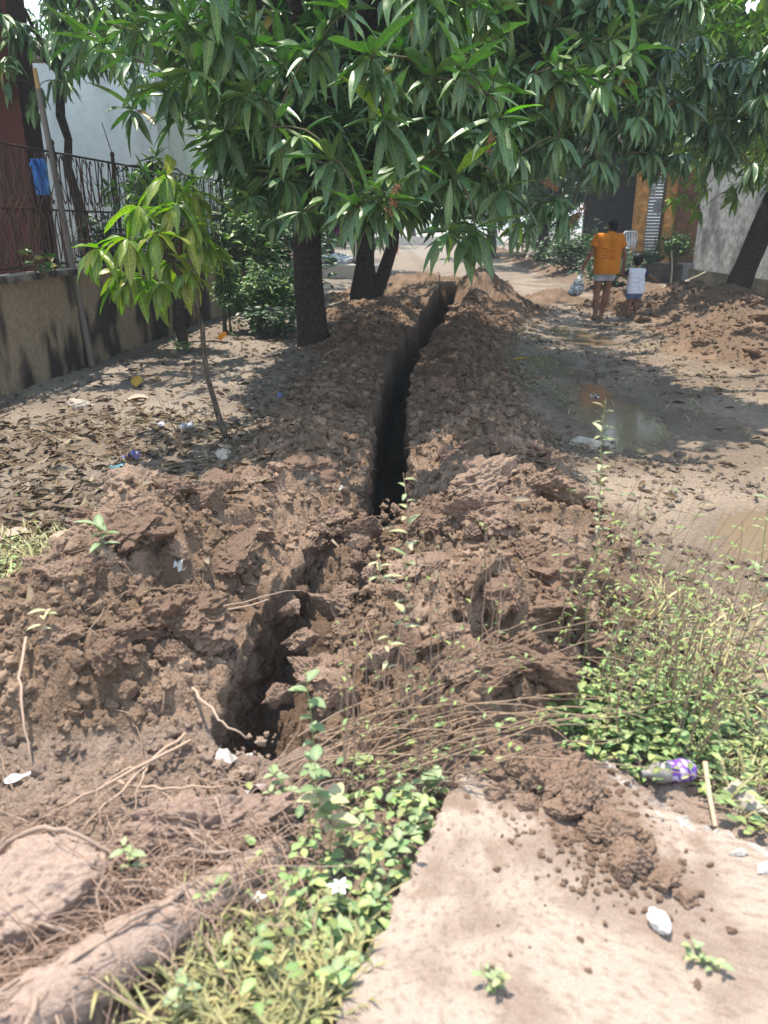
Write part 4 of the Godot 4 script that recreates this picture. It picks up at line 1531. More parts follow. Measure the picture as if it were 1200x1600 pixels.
# ---------------------------------------------------------------- the near ground: slab, root stock, clods, litter, weeds
func build_slab() -> void:
	var lo := PackedVector2Array([Vector2(0.10, 2.25), Vector2(0.25, 1.97), Vector2(0.13, 1.66), Vector2(0.0, 1.34), Vector2(-0.11, 1.1), Vector2(-0.30, 0.72)])
	var hi := PackedVector2Array([Vector2(0.60, 2.22), Vector2(0.64, 1.98), Vector2(0.73, 1.82), Vector2(0.80, 1.69), Vector2(0.90, 1.64), Vector2(1.6, 1.22)])
	var mb := MB.new()
	var n1 := noise(2.6, FastNoiseLite.TYPE_SIMPLEX, 4, 201)
	var n2 := noise(22.0, FastNoiseLite.TYPE_SIMPLEX, 3, 202)
	var nu := 150
	var nv := 190
	for side in 2:
		var first := mb.v.size()
		for a in nv + 1:
			var f := 5.0 * a / nv
			var k := mini(int(f), 4)
			var l := lo[k].lerp(lo[k + 1], f - k)
			var h := hi[k].lerp(hi[k + 1], f - k)
			for b in nu + 1:
				var t := float(b) / nu
				var p := l.lerp(h, t)
				var edge := minf(minf(t, 1.0 - t) * l.distance_to(h), (1.0 - float(a) / nv) * 1.5)
				var chip := 0.022 * maxf(0.0, n1.get_noise_2d(p.x * 6.0, p.y * 6.0) + 0.25) * smoothstep(0.09, 0.0, edge) * (1.2 if t > 0.5 else 0.35)
				var jag := n1.get_noise_2d(p.x * 5.0 + 9.0, p.y * 5.0) * 0.014 + n2.get_noise_2d(p.x * 2.0, p.y * 2.0) * 0.006
				p.x += jag * (smoothstep(0.05, 0.0, edge))
				var y := 0.078 + 0.006 * n1.get_noise_2d(p.x, p.y) + 0.0032 * n2.get_noise_2d(p.x, p.y) - chip - 0.008 * smoothstep(0.02, 0.0, edge)
				if side == 1:
					y = -0.06
				var st := smoothstep(-0.1, 0.45, n1.get_noise_2d(p.x * 0.8 + 3.0, p.y * 0.8 + 0.0))
				var cc := Color(0.465, 0.372, 0.302).lerp(Color(0.33, 0.25, 0.20), st)
				cc = cc.lerp(Color(0.22, 0.155, 0.12), smoothstep(0.25, 0.5, n2.get_noise_2d(p.x * 1.3 + 7.0, p.y * 1.3)) * 0.5)
				cc = cc.lerp(Color(0.72, 0.69, 0.65), smoothstep(0.003, 0.009, chip) * (0.9 if t > 0.5 else 0.4))
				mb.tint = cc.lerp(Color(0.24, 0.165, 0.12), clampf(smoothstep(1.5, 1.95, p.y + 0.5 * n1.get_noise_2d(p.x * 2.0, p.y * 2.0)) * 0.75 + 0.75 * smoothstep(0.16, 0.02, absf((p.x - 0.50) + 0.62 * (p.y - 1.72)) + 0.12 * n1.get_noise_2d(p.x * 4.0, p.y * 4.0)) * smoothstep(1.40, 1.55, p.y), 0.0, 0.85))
				mb.vert(Vector3(p.x, y, -p.y), Vector3.UP if side == 0 else Vector3.DOWN, p)
		mb.grid(nv + 1, nu + 1, first)
	var w := nu + 1
	var off := (nv + 1) * w
	mb.tint = Color(0.36, 0.29, 0.23)
	for e in 3:   # broken sides
		var m := nv if e < 2 else nu
		var ring: Array = []
		for k in m + 1:
			var q := k * w if e == 0 else k * w + nu if e == 1 else k
			var nn := Vector3.LEFT if e == 0 else Vector3.RIGHT if e == 1 else Vector3.FORWARD
			var r := []
			for z in 4:
				var p: Vector3 = mb.v[q].lerp(mb.v[q + off], z / 3.0)
				p += nn * (0.012 * n2.get_noise_3d(p.x, p.y * 2.0, p.z) if z > 0 else 0.0)
				r.append(mb.vert(p, nn, Vector2.ZERO))
			ring.append(r)
		for k in m:
			for z in 3:
				mb.quad(ring[k][z], ring[k + 1][z], ring[k + 1][z + 1], ring[k][z + 1])
	mb.smooth()
	var m := earth(Color(1, 1, 1), 0.92, 0.22, 3.4, noise_tex(0.03, 6, Color(0.86, 0.85, 0.84), Color(1, 1, 1), 1024, 211), noise_tex(0.05, 6, Color(0, 0, 0), Color(1, 1, 1), 1024, 212))
	var s := part("concrete_slab", mb.done(), m)
	tag(s, "broken pale concrete slab with mud clods on it at the edge of the weeds", "concrete slab")


func build_stump(soil: Material) -> void:
	var root := thing("root_stock", "dug-out brown root stock with a thick log and a beard of fine roots", "stump", Vector3(-0.55, 0, -1.45))
	var inv := Transform3D(Basis.IDENTITY, -root.position)
	var wood := earth(Color(1, 1, 1), 0.95, 0.35, 3.0, noise_tex(0.03, 6, Color(0.82, 0.80, 0.79), Color(1, 1, 1), 512, 221), noise_tex(0.06, 5, Color(0, 0, 0), Color(1, 1, 1), 512, 222))
	var nz := noise(14.0, FastNoiseLite.TYPE_SIMPLEX, 4, 223)
	var body := lump(5, 31, Vector3(0.17, 0.115, 0.15), 0.2, 0.13)
	var m1 := wood.duplicate()
	m1.albedo_color = lin(0.41, 0.305, 0.245)
	m1.vertex_color_use_as_albedo = false
	part("burl", body, m1, root, inv * Transform3D(Basis(Vector3.UP, 0.4), Vector3(-0.80, 0.06, -1.43)))
	var log_ := MB.new()
	log_.tube(curve_points(Vector3(-0.27, 0.03, -1.60), Vector3(-0.92, 0.05, -0.92), Vector3(0.02, 0.045, 0.02), 40), taper(0.044, 0.088, 40), 36, 0.34, nz)
	part("log", log_.done(), m1, root, inv)
	for k in 110:   # bark fibres lying along the log
		var t0 := rng.randf_range(0.0, 0.8)
		var an := rng.randf() * TAU
		var fb := MB.new()
		var pts := PackedVector3Array()
		for q in 7:
			var t := minf(1.0, t0 + 0.2 * q / 6.0)
			var c := Vector3(-0.27, 0.03, -1.60).lerp(Vector3(-0.92, 0.05, -0.92), t) + Vector3(0.02, 0.045, 0.02) * (4.0 * t * (1.0 - t))
			var r := lerpf(0.042, 0.085, t) * (1.02 + 0.03 * sin(q * 2.0 + k))
			var ax := Vector3(-0.65, 0.03, 0.68).normalized()
			var sd := ax.cross(Vector3.UP).normalized()
			pts.append(c + (sd * cos(an + 0.05 * q) + ax.cross(sd) * sin(an + 0.05 * q)) * r)
		fb.tube(pts, taper(0.002, 0.001, 6), 4)
		part("bark_fibre", fb.done(), m1, root, inv)
	var clump := lump(5, 35, Vector3(0.22, 0.085, 0.10), 0.35, 0.30)
	var m2 := wood.duplicate()
	m2.albedo_color = lin(0.33, 0.235, 0.185)
	m2.vertex_color_use_as_albedo = false
	part("root_ball", clump, m2, root, inv * Transform3D(Basis(Vector3.UP, 0.25), Vector3(-0.47, 0.05, -1.66)))
	part("root_ball", lump(5, 36, Vector3(0.15, 0.06, 0.09), 0.35, 0.30), m2, root, inv * Transform3D(Basis(Vector3.UP, -0.6), Vector3(-0.52, 0.03, -1.40)))
	var rm := mat(lin(0.33, 0.24, 0.185), 0.9, 0.3)
	for k in 18:   # thick roots
		var t := rng.randf()
		var a := Vector3(-0.27, 0.06, -1.60).lerp(Vector3(-0.85, 0.09, -1.0), t) + Vector3(rng.randf_range(-0.02, 0.02), rng.randf_range(0.0, 0.05), rng.randf_range(-0.02, 0.02))
		var way := Vector3(-0.65, 0, -0.12) if k % 2 else Vector3(0.05, 0, 0.45)
		if k % 5 == 0: way = Vector3(-0.45, 0, 0.40)
		var e := a + way * rng.randf_range(0.25, 0.75) + Vector3(rng.randf_range(-0.1, 0.1), 0, rng.randf_range(-0.1, 0.1))
		e.y = gh(e.x, -e.z) + 0.008
		var mb := MB.new()
		mb.tube(curve_points(a, e, Vector3(rng.randf_range(-0.04, 0.04), rng.randf_range(0.02, 0.07), rng.randf_range(-0.04, 0.04)), 9, 0.008), taper(rng.randf_range(0.004, 0.009), 0.002, 9), 6)
		part("root", mb.done(), rm, root, inv)
	var fib := MB.new()
	for k in 1100:
		var t := rng.randf()
		var a := Vector3(-0.27, 0.07, -1.60).lerp(Vector3(-0.9, 0.08, -0.95), t) + Vector3(rng.randf_range(-0.28, 0.06), rng.randf_range(-0.03, 0.05), rng.randf_range(-0.05, 0.06))
		if k % 3 == 0:
			a = Vector3(rng.randf_range(-0.95, -0.2), 0.0, rng.randf_range(-1.78, -1.3))
			a.y = gh(a.x, -a.z) + rng.randf_range(0.0, 0.12)
		if k > 800:   # wisps hanging off the log
			a = Vector3(-0.27, 0.06, -1.60).lerp(Vector3(-0.9, 0.11, -0.95), t) + Vector3(rng.randf_range(-0.05, 0.05), rng.randf_range(0.0, 0.05), rng.randf_range(-0.05, 0.05))
		var way := Vector3(rng.randf_range(-1.0, 0.45), rng.randf_range(-0.3, 0.1), rng.randf_range(-0.35, 0.75)).normalized()
		var e := a + way * rng.randf_range(0.06, 0.26)
		e.y = maxf(e.y, gh(e.x, -e.z) + 0.003)
		var g := rng.randf_range(0.7, 1.3)
		fib.tint = Color(0.38 * g, 0.265 * g, 0.20 * g)
		fib.tube(curve_points(a, e, Vector3(rng.randf_range(-0.03, 0.03), rng.randf_range(-0.01, 0.04), rng.randf_range(-0.03, 0.03)), 5, 0.004), taper(0.0019, 0.0009, 5), 3)
	var fm := mat(Color.WHITE, 0.9, 0.2)
	fm.vertex_color_use_as_albedo = true
	var fo := part("root_fibres", fib.done(), fm, root, inv)
	tag(fo, "", "", "", "stuff")
	var flap := MB.new()
	for y in 13:
		for x in 5:
			var t := y / 12.0
			var w := 0.022 * sin(PI * (0.08 + 0.84 * t)) * (x / 2.0 - 1.0)
			var c := Vector3(-0.98, 0.11, -1.43).lerp(Vector3(-0.76, 0.02, -1.26), t) + Vector3(-0.02, 0.0, 0.05) * sin(PI * t)
			flap.vert(c + Vector3(0.5, 0.6, 0.2) * w + Vector3(0.3, 0.2, 0.9) * 0.01 * (1.0 - pow(x / 2.0 - 1.0, 2.0)), Vector3.UP, Vector2.ZERO)
	flap.grid(13, 5, 0)
	flap.smooth()
	part("bark_flap", flap.done(), mat(lin(0.12, 0.085, 0.065), 0.9), root, inv)
	var arch := MB.new()
	arch.tube(curve_points(Vector3(-0.99, 0.04, -1.55), Vector3(-0.62, 0.07, -1.50), Vector3(0, 0.125, 0), 22, 0.0035), taper(0.008, 0.005, 22), 8, 0.35, nz)
	part("root", arch.done(), rm, root, inv)


func clod_basis(s: float) -> Basis:
	return Basis.from_euler(Vector3(rng.randf_range(-0.5, 0.5), rng.randf() * TAU, rng.randf_range(-0.5, 0.5))).scaled(Vector3.ONE * s)


func build_clods() -> void:
	var tex := noise_tex(0.03, 6, Color(0.80, 0.79, 0.78), Color(1, 1, 1), 512, 231)
	var hei := noise_tex(0.045, 6, Color(0, 0, 0), Color(1, 1, 1), 512, 232, FastNoiseLite.TYPE_SIMPLEX, 0.5)
	var mats := []
	for c in [Color(0.245, 0.161, 0.112), Color(0.285, 0.192, 0.137), Color(0.205, 0.133, 0.092), Color(0.345, 0.24, 0.175), Color(0.28, 0.187, 0.127)]:
		var m := earth(c.linear_to_srgb(), 0.95, 0.5, 3.2, tex, hei, false)
		mats.append(m)
	var shapes := []
	for k in 10:
		shapes.append(lump(5, 60 + k, Vector3(1.0, [0.62, 0.5, 0.72, 0.42, 0.6][k % 5], [0.8, 0.9, 0.7, 0.75, 1.0][k % 5]), 0.5, 0.2, 4 if k % 2 else 7))
	# [label, x0, x1, d0, d1, count, smallest, largest, group, side]
	var areas := [
		["clay lump, yard bank", -1.7, -0.45, 2.15, 4.6, 82, 0.04, 0.17, "clods on the bank by the boundary wall"],
		["clay lump, lane bank", 0.1, 1.05, 2.15, 4.6, 86, 0.04, 0.16, "clods on the bank by the lane"],
		["clay lump in the trench filling", -0.36, 0.12, 2.2, 3.7, 46, 0.03, 0.10, "clods filling the trench behind the hole"],
		["clay lump, low yard bank", -1.2, -0.15, 4.6, 11.0, 30, 0.04, 0.11, "clods on the far bank by the mango trunk"],
		["clay lump, low lane bank", 0.3, 1.2, 4.6, 12.0, 30, 0.04, 0.11, "clods on the far bank by the wet lane"],
		["soil lump, lane heap", 3.75, 6.6, 8.4, 15.0, 74, 0.06, 0.18, "clods on the heap across the lane"]]
	for ar in areas:
		for k in ar[5]:
			var x := rng.randf_range(ar[1], ar[2])
			var d := lerpf(ar[3], ar[4], pow(rng.randf(), 1.4))
			var p := on_ground(x, d)
			if spoil < 0.35 or (absf(x - R[0]) < R[1] + R[3] * 0.5 + 0.03 and R[2] > 0.2 and not ar[0].contains("filling")):
				continue
			var s := lerpf(ar[6], ar[7], pow(rng.randf(), 2.2))
			var mi: int = 4 if x > 3.0 and rng.randf() < 0.7 else rng.randi() % 4
			var o := part("soil_clod", shapes[rng.randi() % 10], mats[mi], self, Transform3D(clod_basis(s), p + Vector3.UP * s * 0.12))
			var u := absf(x - R[0])
			var size_word := "large " if s > 0.1 else "middling " if s > 0.065 else "small "
			var along := "level with the trench hole" if d < 2.6 else "level with the soil plug" if d < 3.3 else "where the deep trench starts" if d < 4.0 else "beside the deep trench" if d < 5.5 else "before the thick trunk" if d < 8.5 else "past the thick trunk"
			if x > 3.0:
				along = "nearest the puddles" if d < 9.8 else "level with the yellow leaf" if d < 11.2 else "before the walkers" if d < 13.0 else "round the leaning trunk"
			var spot := "by the trench edge" if u < 0.4 else "on the crest" if u < 0.8 else "on the outer slope"
			if x > 3.0:
				spot = "on the lane side" if x < 4.7 else "on top" if x < 5.6 else "toward the wall"
			tag(o, size_word + ar[0] + ", " + spot + ", " + along, "clod", ar[8])
	# the mud thrown on the slab
	var on_slab := [[0.315, 1.86, 0.035], [0.37, 1.90, 0.05], [0.42, 1.83, 0.055], [0.48, 1.80, 0.07], [0.545, 1.755, 0.075], [0.50, 1.70, 0.05], [0.57, 1.69, 0.04], [0.60, 1.60, 0.055], [0.55, 1.62, 0.04], [0.61, 1.53, 0.05], [0.57, 1.49, 0.035], [0.39, 1.72, 0.03], [0.30, 1.76, 0.022], [0.335, 1.785, 0.016], [0.65, 1.585, 0.028], [0.655, 1.46, 0.028], [0.45, 1.87, 0.05], [0.56, 1.85, 0.035], [0.48, 1.93, 0.05], [0.35, 1.97, 0.045], [0.70, 1.41, 0.02]]
	on_slab.sort_custom(func(m, n): return m[1] > n[1])
	var nth := ["first", "second", "third", "fourth", "fifth", "sixth", "seventh", "eighth", "ninth", "tenth", "eleventh", "twelfth", "thirteenth", "fourteenth", "fifteenth", "sixteenth", "seventeenth", "eighteenth", "nineteenth", "twentieth", "last"]
	for qi in on_slab.size():
		var q: Array = on_slab[qi]
		for e in 1:
			var s: float = q[2] * 1.3
			var p: Vector3 = Vector3(q[0], 0.078, -q[1]) + (Vector3.ZERO if e == 0 else Vector3(rng.randf_range(-1, 1), 0, rng.randf_range(-1, 1)) * q[2] * 0.9)
			var o := part("mud_clod", shapes[rng.randi() % 10], mats[0 if e else 1], self, Transform3D(clod_basis(s), p + Vector3.UP * s * 0.3))
			tag(o, ("big" if q[2] > 0.045 else "small") + " crumbled mud lump on the slab, " + nth[qi] + " counted from the slab's far edge", "clod", "mud on the concrete slab")
	# crumbs too many to count
	var small := lump(2, 91, Vector3(1, 0.7, 0.75), 0.6, 0.3, 5)
	var small2 := lump(2, 97, Vector3(1, 0.6, 0.7), 0.6, 0.4, 3)
	var tfs := [[], []]
	var cols := [[], []]
	var n := 0
	while n < 52000:
		n += 1
		var d := 1.55 * pow(9.0, rng.randf())
		var x := rng.randf_range(-1.9, 2.4) if n % 6 else rng.randf_range(2.4, 6.0)
		if n % 6 == 0: d = rng.randf_range(8.0, 16.0)
		var p := on_ground(x, d)
		if pit > 0.3 or rng.randf() > maxf(spoil + 0.1, 0.35 if x > 0.0 else 0.2):
			continue
		if absf(x - R[0]) < R[1] + R[3] * 0.3 and R[2] > 0.2:
			continue
		var s := lerpf(0.004, 0.032, pow(rng.randf(), 3.5)) * (1.0 if d < 5.0 else 1.5)
		var k := n % 2
		tfs[k].append(Transform3D(clod_basis(s), p + Vector3.UP * s * 0.1))
		var c := shade_of(x, d)
		var b := rng.randf_range(0.75, 1.2)
		cols[k].append(Color(c.r * b, c.g * b, c.b * b))
	for k in 1500:   # crumbs on the slab
		var c := Vector2(0.47, 1.76).lerp(Vector2(0.62, 1.5), rng.randf()) + Vector2(rng.randfn(0, 0.09), rng.randfn(0, 0.09))
		if k % 12 == 0: c = Vector2(rng.randf_range(0.1, 0.9), rng.randf_range(1.15, 1.9))
		if c.x < 0.12 + (c.y - 1.66) * 0.45 or c.x > 0.85 or c.y < 0.9 or c.x > 1.65 - c.y * 0.52:
			continue
		var s := lerpf(0.0012, 0.013, pow(rng.randf(), 4.0))
		tfs[k % 2].append(Transform3D(clod_basis(s), Vector3(c.x, 0.079, -c.y)))
		cols[k % 2].append(Color(0.2, 0.13, 0.09))
	var cm := earth(Color(1, 1, 1), 0.95, 0.3, 6.0, tex, null)
	for k in 2:
		var o := scatter("soil_crumbs", [small, small2][k], cm, tfs[k], cols[k])
		tag(o, ["loose brown soil crumbs strewn over the banks and slab", "flatter broken soil crumbs strewn over the banks and slab"][k], "soil")


func build_litter() -> void:
	var lf := [leaf_mesh(6, 0.16, 0.22, 0.9, 0.1), leaf_mesh(6, 0.19, -0.18, 0.6, -0.15), leaf_mesh(6, 0.14, 0.3, -0.8, 0.2)]
	var tints := [Color(0.20, 0.145, 0.10), Color(0.26, 0.20, 0.15), Color(0.15, 0.105, 0.072), Color(0.36, 0.29, 0.23), Color(0.21, 0.14, 0.09)]
	var tex := leaf_picture(0.8, 1.0, 0.1)
	var m := mat(Color.WHITE, 0.85, 0.3)
	m.albedo_texture = tex
	m.vertex_color_use_as_albedo = true
	var tfs := [[], [], []]
	var cols := [[], [], []]
	for k in 22000:
		var d := 2.4 * pow(7.0, rng.randf())
		var x := rng.randf_range(-3.6, -0.5)
		var keep := 1.0
		if k % 7 == 0:
			x = rng.randf_range(0.6, 5.0)
			keep = 0.5
		if k % 23 == 0:
			x = rng.randf_range(-1.0, 1.2)
		var p := on_ground(x, d, 0.006)
		if x < 0 and spoil > 0.5 and rng.randf() < 0.85 or pit > 0.35 or rng.randf() > keep:
			continue
		if x < 0 and rng.randf() < 0.25 + 0.6 * smoothstep(6.2, 7.4, d + 0.8 * n_wide.get_noise_2d(x * 1.5, d)):
			continue
		if x < -0.6 and d < 3.2 and rng.randf() < 0.6:
			continue
		if R[2] > 0.2 and absf(x - R[0]) < R[1] + 0.04:
			continue
		var l := rng.randf_range(0.035, 0.125)
		var a := rng.randf() * TAU
		var dir := Vector3(cos(a), rng.randf_range(-0.12, 0.16), sin(a)).normalized()
		var up := Vector3(rng.randf_range(-0.8, 0.8), 1, rng.randf_range(-0.8, 0.8)) * (1.0 if rng.randf() < 0.6 else -1.0)
		tfs[k % 3].append(leaf_tf(p, dir, up, l, rng.randf_range(0.7, 1.2)))
		var c: Color = tints[rng.randi() % 5]
		var b := rng.randf_range(0.75, 1.25)
		cols[k % 3].append(Color(c.r * b, c.g * b, c.b * b))
	for k in 3:
		tag(scatter("fallen_leaves", lf[k], m, tfs[k], cols[k]), ["dry brown mango leaves littering the yard by the boundary wall", "dry grey-brown leaves curled upward among the yard litter", "dry folded leaves strewn over yard and lane"][k], "leaf litter")
	# single leaves one can point to
	var tan_ := leaf_mat(lin(0.75, 0.55, 0.45), 0.8, Color(0.2, 0.15, 0.1), tex)
	var yel := leaf_mat(lin(0.85, 0.50, 0.05), 0.6, Color(0.5, 0.35, 0.05), tex)
	var pick := [[-1.75, 3.75, 0.22, tan_, "pale pinkish dry leaf curled in the litter near the photo's edge, largest of its cluster"], [-1.86, 3.9, 0.2, tan_, "broad pale dry leaf standing on edge in the litter"], [-1.62, 3.6, 0.2, tan_, "narrow pale dry leaf pointing at the weeds in the litter"], [-1.55, 3.95, 0.1, yel, "small orange dead leaf among pale leaves in the litter"], [-2.3, 11.2, 0.26, yel, "bright yellow fallen leaf on the yard beside the green shrubs"], [1.52, 9.35, 0.17, yel, "bright yellow leaf floating at the puddle's edge in the lane"], [-2.75, 8.9, 0.2, tan_, "pale dry leaf near the foot of the boundary wall"], [-2.2, 7.3, 0.26, tan_, "long pale dry leaf lying in the sunlit yard"], [-2.5, 7.9, 0.22, yel, "tan dead leaf half curled in the sunlit yard"]]
	for q in pick:
		var o := part("dead_leaf", lf[rng.randi() % 3], q[3], self, leaf_tf(on_ground(q[0], q[1], 0.015), Vector3(rng.randf_range(-1, 1), 0.05, rng.randf_range(-0.3, 0.3)).normalized(), Vector3(0.1, 1, 0.1), q[2], 1.3))
		tag(o, q[4], "leaf")
	# fine dead twigs over everything
	var tw := MB.new()
	for k in 700:
		var d := 1.6 * pow(6.0, rng.randf())
		var x := rng.randf_range(-2.4, 2.4)
		var p := on_ground(x, d, 0.006)
		if R[2] > 0.2 and absf(x - R[0]) < R[1] + R[3] or pit > 0.4:
			continue
		var a := rng.randf() * TAU
		var l := rng.randf_range(0.04, 0.22)
		var q := p + Vector3(cos(a), 0, sin(a)) * l
		q.y = gh(q.x, -q.z) + rng.randf_range(0.003, 0.04)
		var b := rng.randf_range(0.7, 1.4)
		tw.tint = Color(0.29 * b, 0.2 * b, 0.14 * b)
		tw.tube(curve_points(p, q, Vector3(rng.randf_range(-0.02, 0.02), 0.01, rng.randf_range(-0.02, 0.02)), 4, 0.004), taper(0.0022, 0.0012, 4), 4)
	var tm := mat(Color.WHITE, 0.9, 0.2)
	tm.vertex_color_use_as_albedo = true
	var t := part("dead_twigs", tw.done(), tm)
	tag(t, "fine dead twigs and torn roots scattered over soil and litter", "twigs", "", "stuff")


func build_weeds() -> void:
	var tex := leaf_picture(0.78, 0.95, 0.06)
	var oval := leaf_mesh(5, 0.27, 0.18, 0.35)
	var lance := leaf_mesh(5, 0.17, 0.25, 0.5)
	var g1 := leaf_mat(lin(0.31, 0.43, 0.22), 0.55, Color(0.35, 0.5, 0.12), tex)
	var g2 := leaf_mat(lin(0.43, 0.53, 0.29), 0.55, Color(0.4, 0.5, 0.15), tex)
	var g3 := leaf_mat(lin(0.56, 0.59, 0.32), 0.55, Color(0.45, 0.5, 0.15), tex)
	var cream := leaf_mat(lin(0.72, 0.66, 0.42), 0.6, Color(0.45, 0.45, 0.2), tex)
	var gv := leaf_mat(lin(0.37, 0.50, 0.22), 0.55, Color(0.35, 0.5, 0.12), tex, true)
	var brown := mat(lin(0.27, 0.185, 0.13), 0.85, 0.3)
	var green := mat(lin(0.22, 0.26, 0.10), 0.7, 0.3)
	# single tall shoots
	var o := weed("weed_shoot", "tall thin weed with cream and green leaf pairs standing before the deep trench end", "weed", on_ground(0.0, 2.02), [[Vector3(0.06, 0.72, -0.33), Vector3(0.03, 0, 0.02), 22, Vector3(0, -0.03, 0), 0.42]], brown, lance, [g2, g3, cream], 0.055)
	o = weed("weed_shoot", "thin weed with a spray of pale cream leaves at mid height beside the tall shoot", "weed", on_ground(-0.02, 1.98), [[Vector3(0.0, 0.55, -0.22), Vector3(0.02, 0, 0), 7, Vector3(0, -0.03, 0), 0.86], [Vector3(0.03, 0.36, -0.1), Vector3(0.01, 0, 0), 6, Vector3(0, -0.03, 0), 0.7]], brown, lance, [cream, g3], 0.05)
	o = weed("weed_shoot", "upright weed with broad pale green leaf pairs close before the trench hole", "weed", on_ground(-0.20, 1.62), [[Vector3(0.0, 0.50, -0.13), Vector3(0.01, 0, 0), 14, Vector3(0, -0.03, 0), 0.45], [Vector3(0.03, 0.33, 0.02), Vector3(0.02, 0, 0), 10, Vector3(0, -0.03, 0), 0.55]], green, oval, [g1, g2], 0.062)
	o = weed("weed_shoot", "low bright weed with large yellow-green leaves and one bleached leaf beside the dead stems", "weed", on_ground(-0.14, 1.60), [[Vector3(0.0, 0.22, 0.0), Vector3(0.01, 0, 0), 9, Vector3(0, -0.03, 0), 0.6]], green, oval, [g3, g2, cream], 0.075)
	o = weed("weed_shoot", "young green sprout pushing through the clay on top of the bank", "weed", on_ground(-1.05, 2.62), [[Vector3(0.0, 0.13, -0.1), Vector3(0.01, 0, 0), 9, Vector3(0, -0.03, 0), 0.55]], green, lance, [g1, g2], 0.085)
	o = weed("weed_shoot", "sprout with three long yellowish leaves leaning over the broken clods", "weed", on_ground(-1.22, 2.18), [[Vector3(0.12, 0.17, -0.16), Vector3(0.01, 0, 0), 6, Vector3(0, -0.03, 0), 0.75]], brown, lance, [cream, g3], 0.075)
	o = weed("weed_shoot", "small weed with two round bright leaves growing at the root stock", "weed", on_ground(-0.60, 1.48), [[Vector3(0.0, 0.17, 0.05), Vector3(0.01, 0, 0), 7, Vector3(0, -0.03, 0), 0.5]], green, oval, [g2, g3], 0.04)
	o = weed("weed_shoot", "small weed with round leaves growing below the fallen log", "weed", on_ground(-0.42, 1.18), [[Vector3(0.0, 0.12, 0.02), Vector3(0.01, 0, 0), 7, Vector3(0, -0.03, 0), 0.3]], green, oval, [g2, g1], 0.038)
	o = weed("weed_shoot", "tall bleached weed with a narrow head of small pale leaves over the muddy bank", "weed", on_ground(0.66, 2.3), [[Vector3(0.0, 0.92, -0.02), Vector3(0.01, 0, 0), 30, Vector3(0, -0.03, 0), 0.55]], green, lance, [g3, cream, g2], 0.042)
	o = weed("weed_shoot", "tall sparse weed with slim yellow-green leaves at the lane side of the bush", "weed", on_ground(1.18, 2.35), [[Vector3(0.05, 0.86, -0.05), Vector3(0.03, 0, 0), 18, Vector3(0, -0.03, 0), 0.4], [Vector3(0.12, 0.62, 0.05), Vector3(0.03, 0, 0), 10, Vector3(0, -0.03, 0), 0.5]], green, lance, [g3, g2], 0.05)
	# leafy plants between the dead stems and the slab
	var spots := [[0.02, 1.52, "broad-leaved green weed against the slab's corner, biggest of the patch"], [0.07, 1.72, "green weed tucked under the slab's edge where dead stems cross"], [0.16, 1.86, "dense green weed at the slab's far corner"], [-0.06, 1.40, "green weed beside the white flower"], [0.0, 1.63, "yellow-green weed in the middle of the dead stems"], [-0.25, 1.78, "small weed under the upright broad-leaved shoot"], [-0.10, 1.25, "green weed in the grass tuft below the white flower"]]
	for q in spots:
		var st := []
		for k in 3:
			var a := rng.randf() * TAU
			st.append([Vector3(cos(a) * 0.07, rng.randf_range(0.06, 0.13), sin(a) * 0.07), Vector3(0, 0.01, 0), 6, Vector3(0, -0.02, 0), 0.25])
		weed("leafy_weed", q[2], "weed", on_ground(q[0], q[1]), st, green, oval, [g1, g2], 0.042, "leafy weeds along the slab")
	# the bush of thin brown stems beside the lane
	var bush := [[0.60, 2.35], [0.72, 2.22], [0.80, 2.42], [0.88, 2.12], [0.95, 2.3], [0.70, 2.05], [1.0, 2.5], [1.0, 2.15], [0.85, 2.6], [1.08, 2.3], [0.92, 1.98]]
	var where := ["nearest the clay bank", "behind the green ground cover", "in the middle of the clump", "nearest the crushed bottle", "before the muddy puddle", "at the slab's far edge", "farthest toward the puddle", "leaning over the lane edge", "at the back by the wet lane", "toward the frame edge", "beside the split cane", "at the far outer corner"]
	for k in bush.size():
		var st := []
		for e in 10:
			var h := rng.randf_range(0.28, 0.72)
			st.append([Vector3(rng.randf_range(-0.1, 0.42) * h * 1.3, h, rng.randf_range(-0.25, 0.25) * h), Vector3(rng.randf_range(-0.06, 0.03), 0, rng.randf_range(-0.05, 0.05)), 8, Vector3(rng.randf_range(-0.03, 0.03), -0.03, rng.randf_range(-0.03, 0.03)), 0.08])
		weed("twiggy_weed", "clump of thin reddish brown stems with tiny leaves, " + where[k], "weed", on_ground(bush[k][0], bush[k][1]), st, brown, lance, [gv], 0.030, "twiggy weeds beside the lane", true)
	# dead stems lying across the soil before the slab
	var lying := [[-0.05, 1.95], [0.05, 2.05], [0.2, 2.1], [-0.15, 1.8], [0.3, 2.15], [0.1, 1.85]]
	var lw := ["at the foot of the tall shoot", "crossing the clay before the slab", "spreading to the slab's far corner", "beside the upright weed", "reaching into the green bush", "over the leafy weeds by the slab"]
	for k in lying.size():
		var st := []
		for e in 6:
			var a := rng.randf_range(-0.9, 0.7)
			var l := rng.randf_range(0.3, 0.85)
			st.append([Vector3(cos(a) * l * 0.8, rng.randf_range(0.03, 0.3), sin(a) * l * -0.6), Vector3(0, rng.randf_range(0.02, 0.08), 0), 2, Vector3(rng.randf_range(-0.12, 0.05), -0.01, rng.randf_range(-0.08, 0.08)), 0.3])
		for e in 5:
			st.append([Vector3(rng.randf_range(-0.12, 0.12), rng.randf_range(0.2, 0.55), rng.randf_range(-0.25, 0.05)), Vector3(0.01, 0, 0), 3, Vector3(rng.randf_range(-0.05, 0.05), -0.02, 0), 0.3])
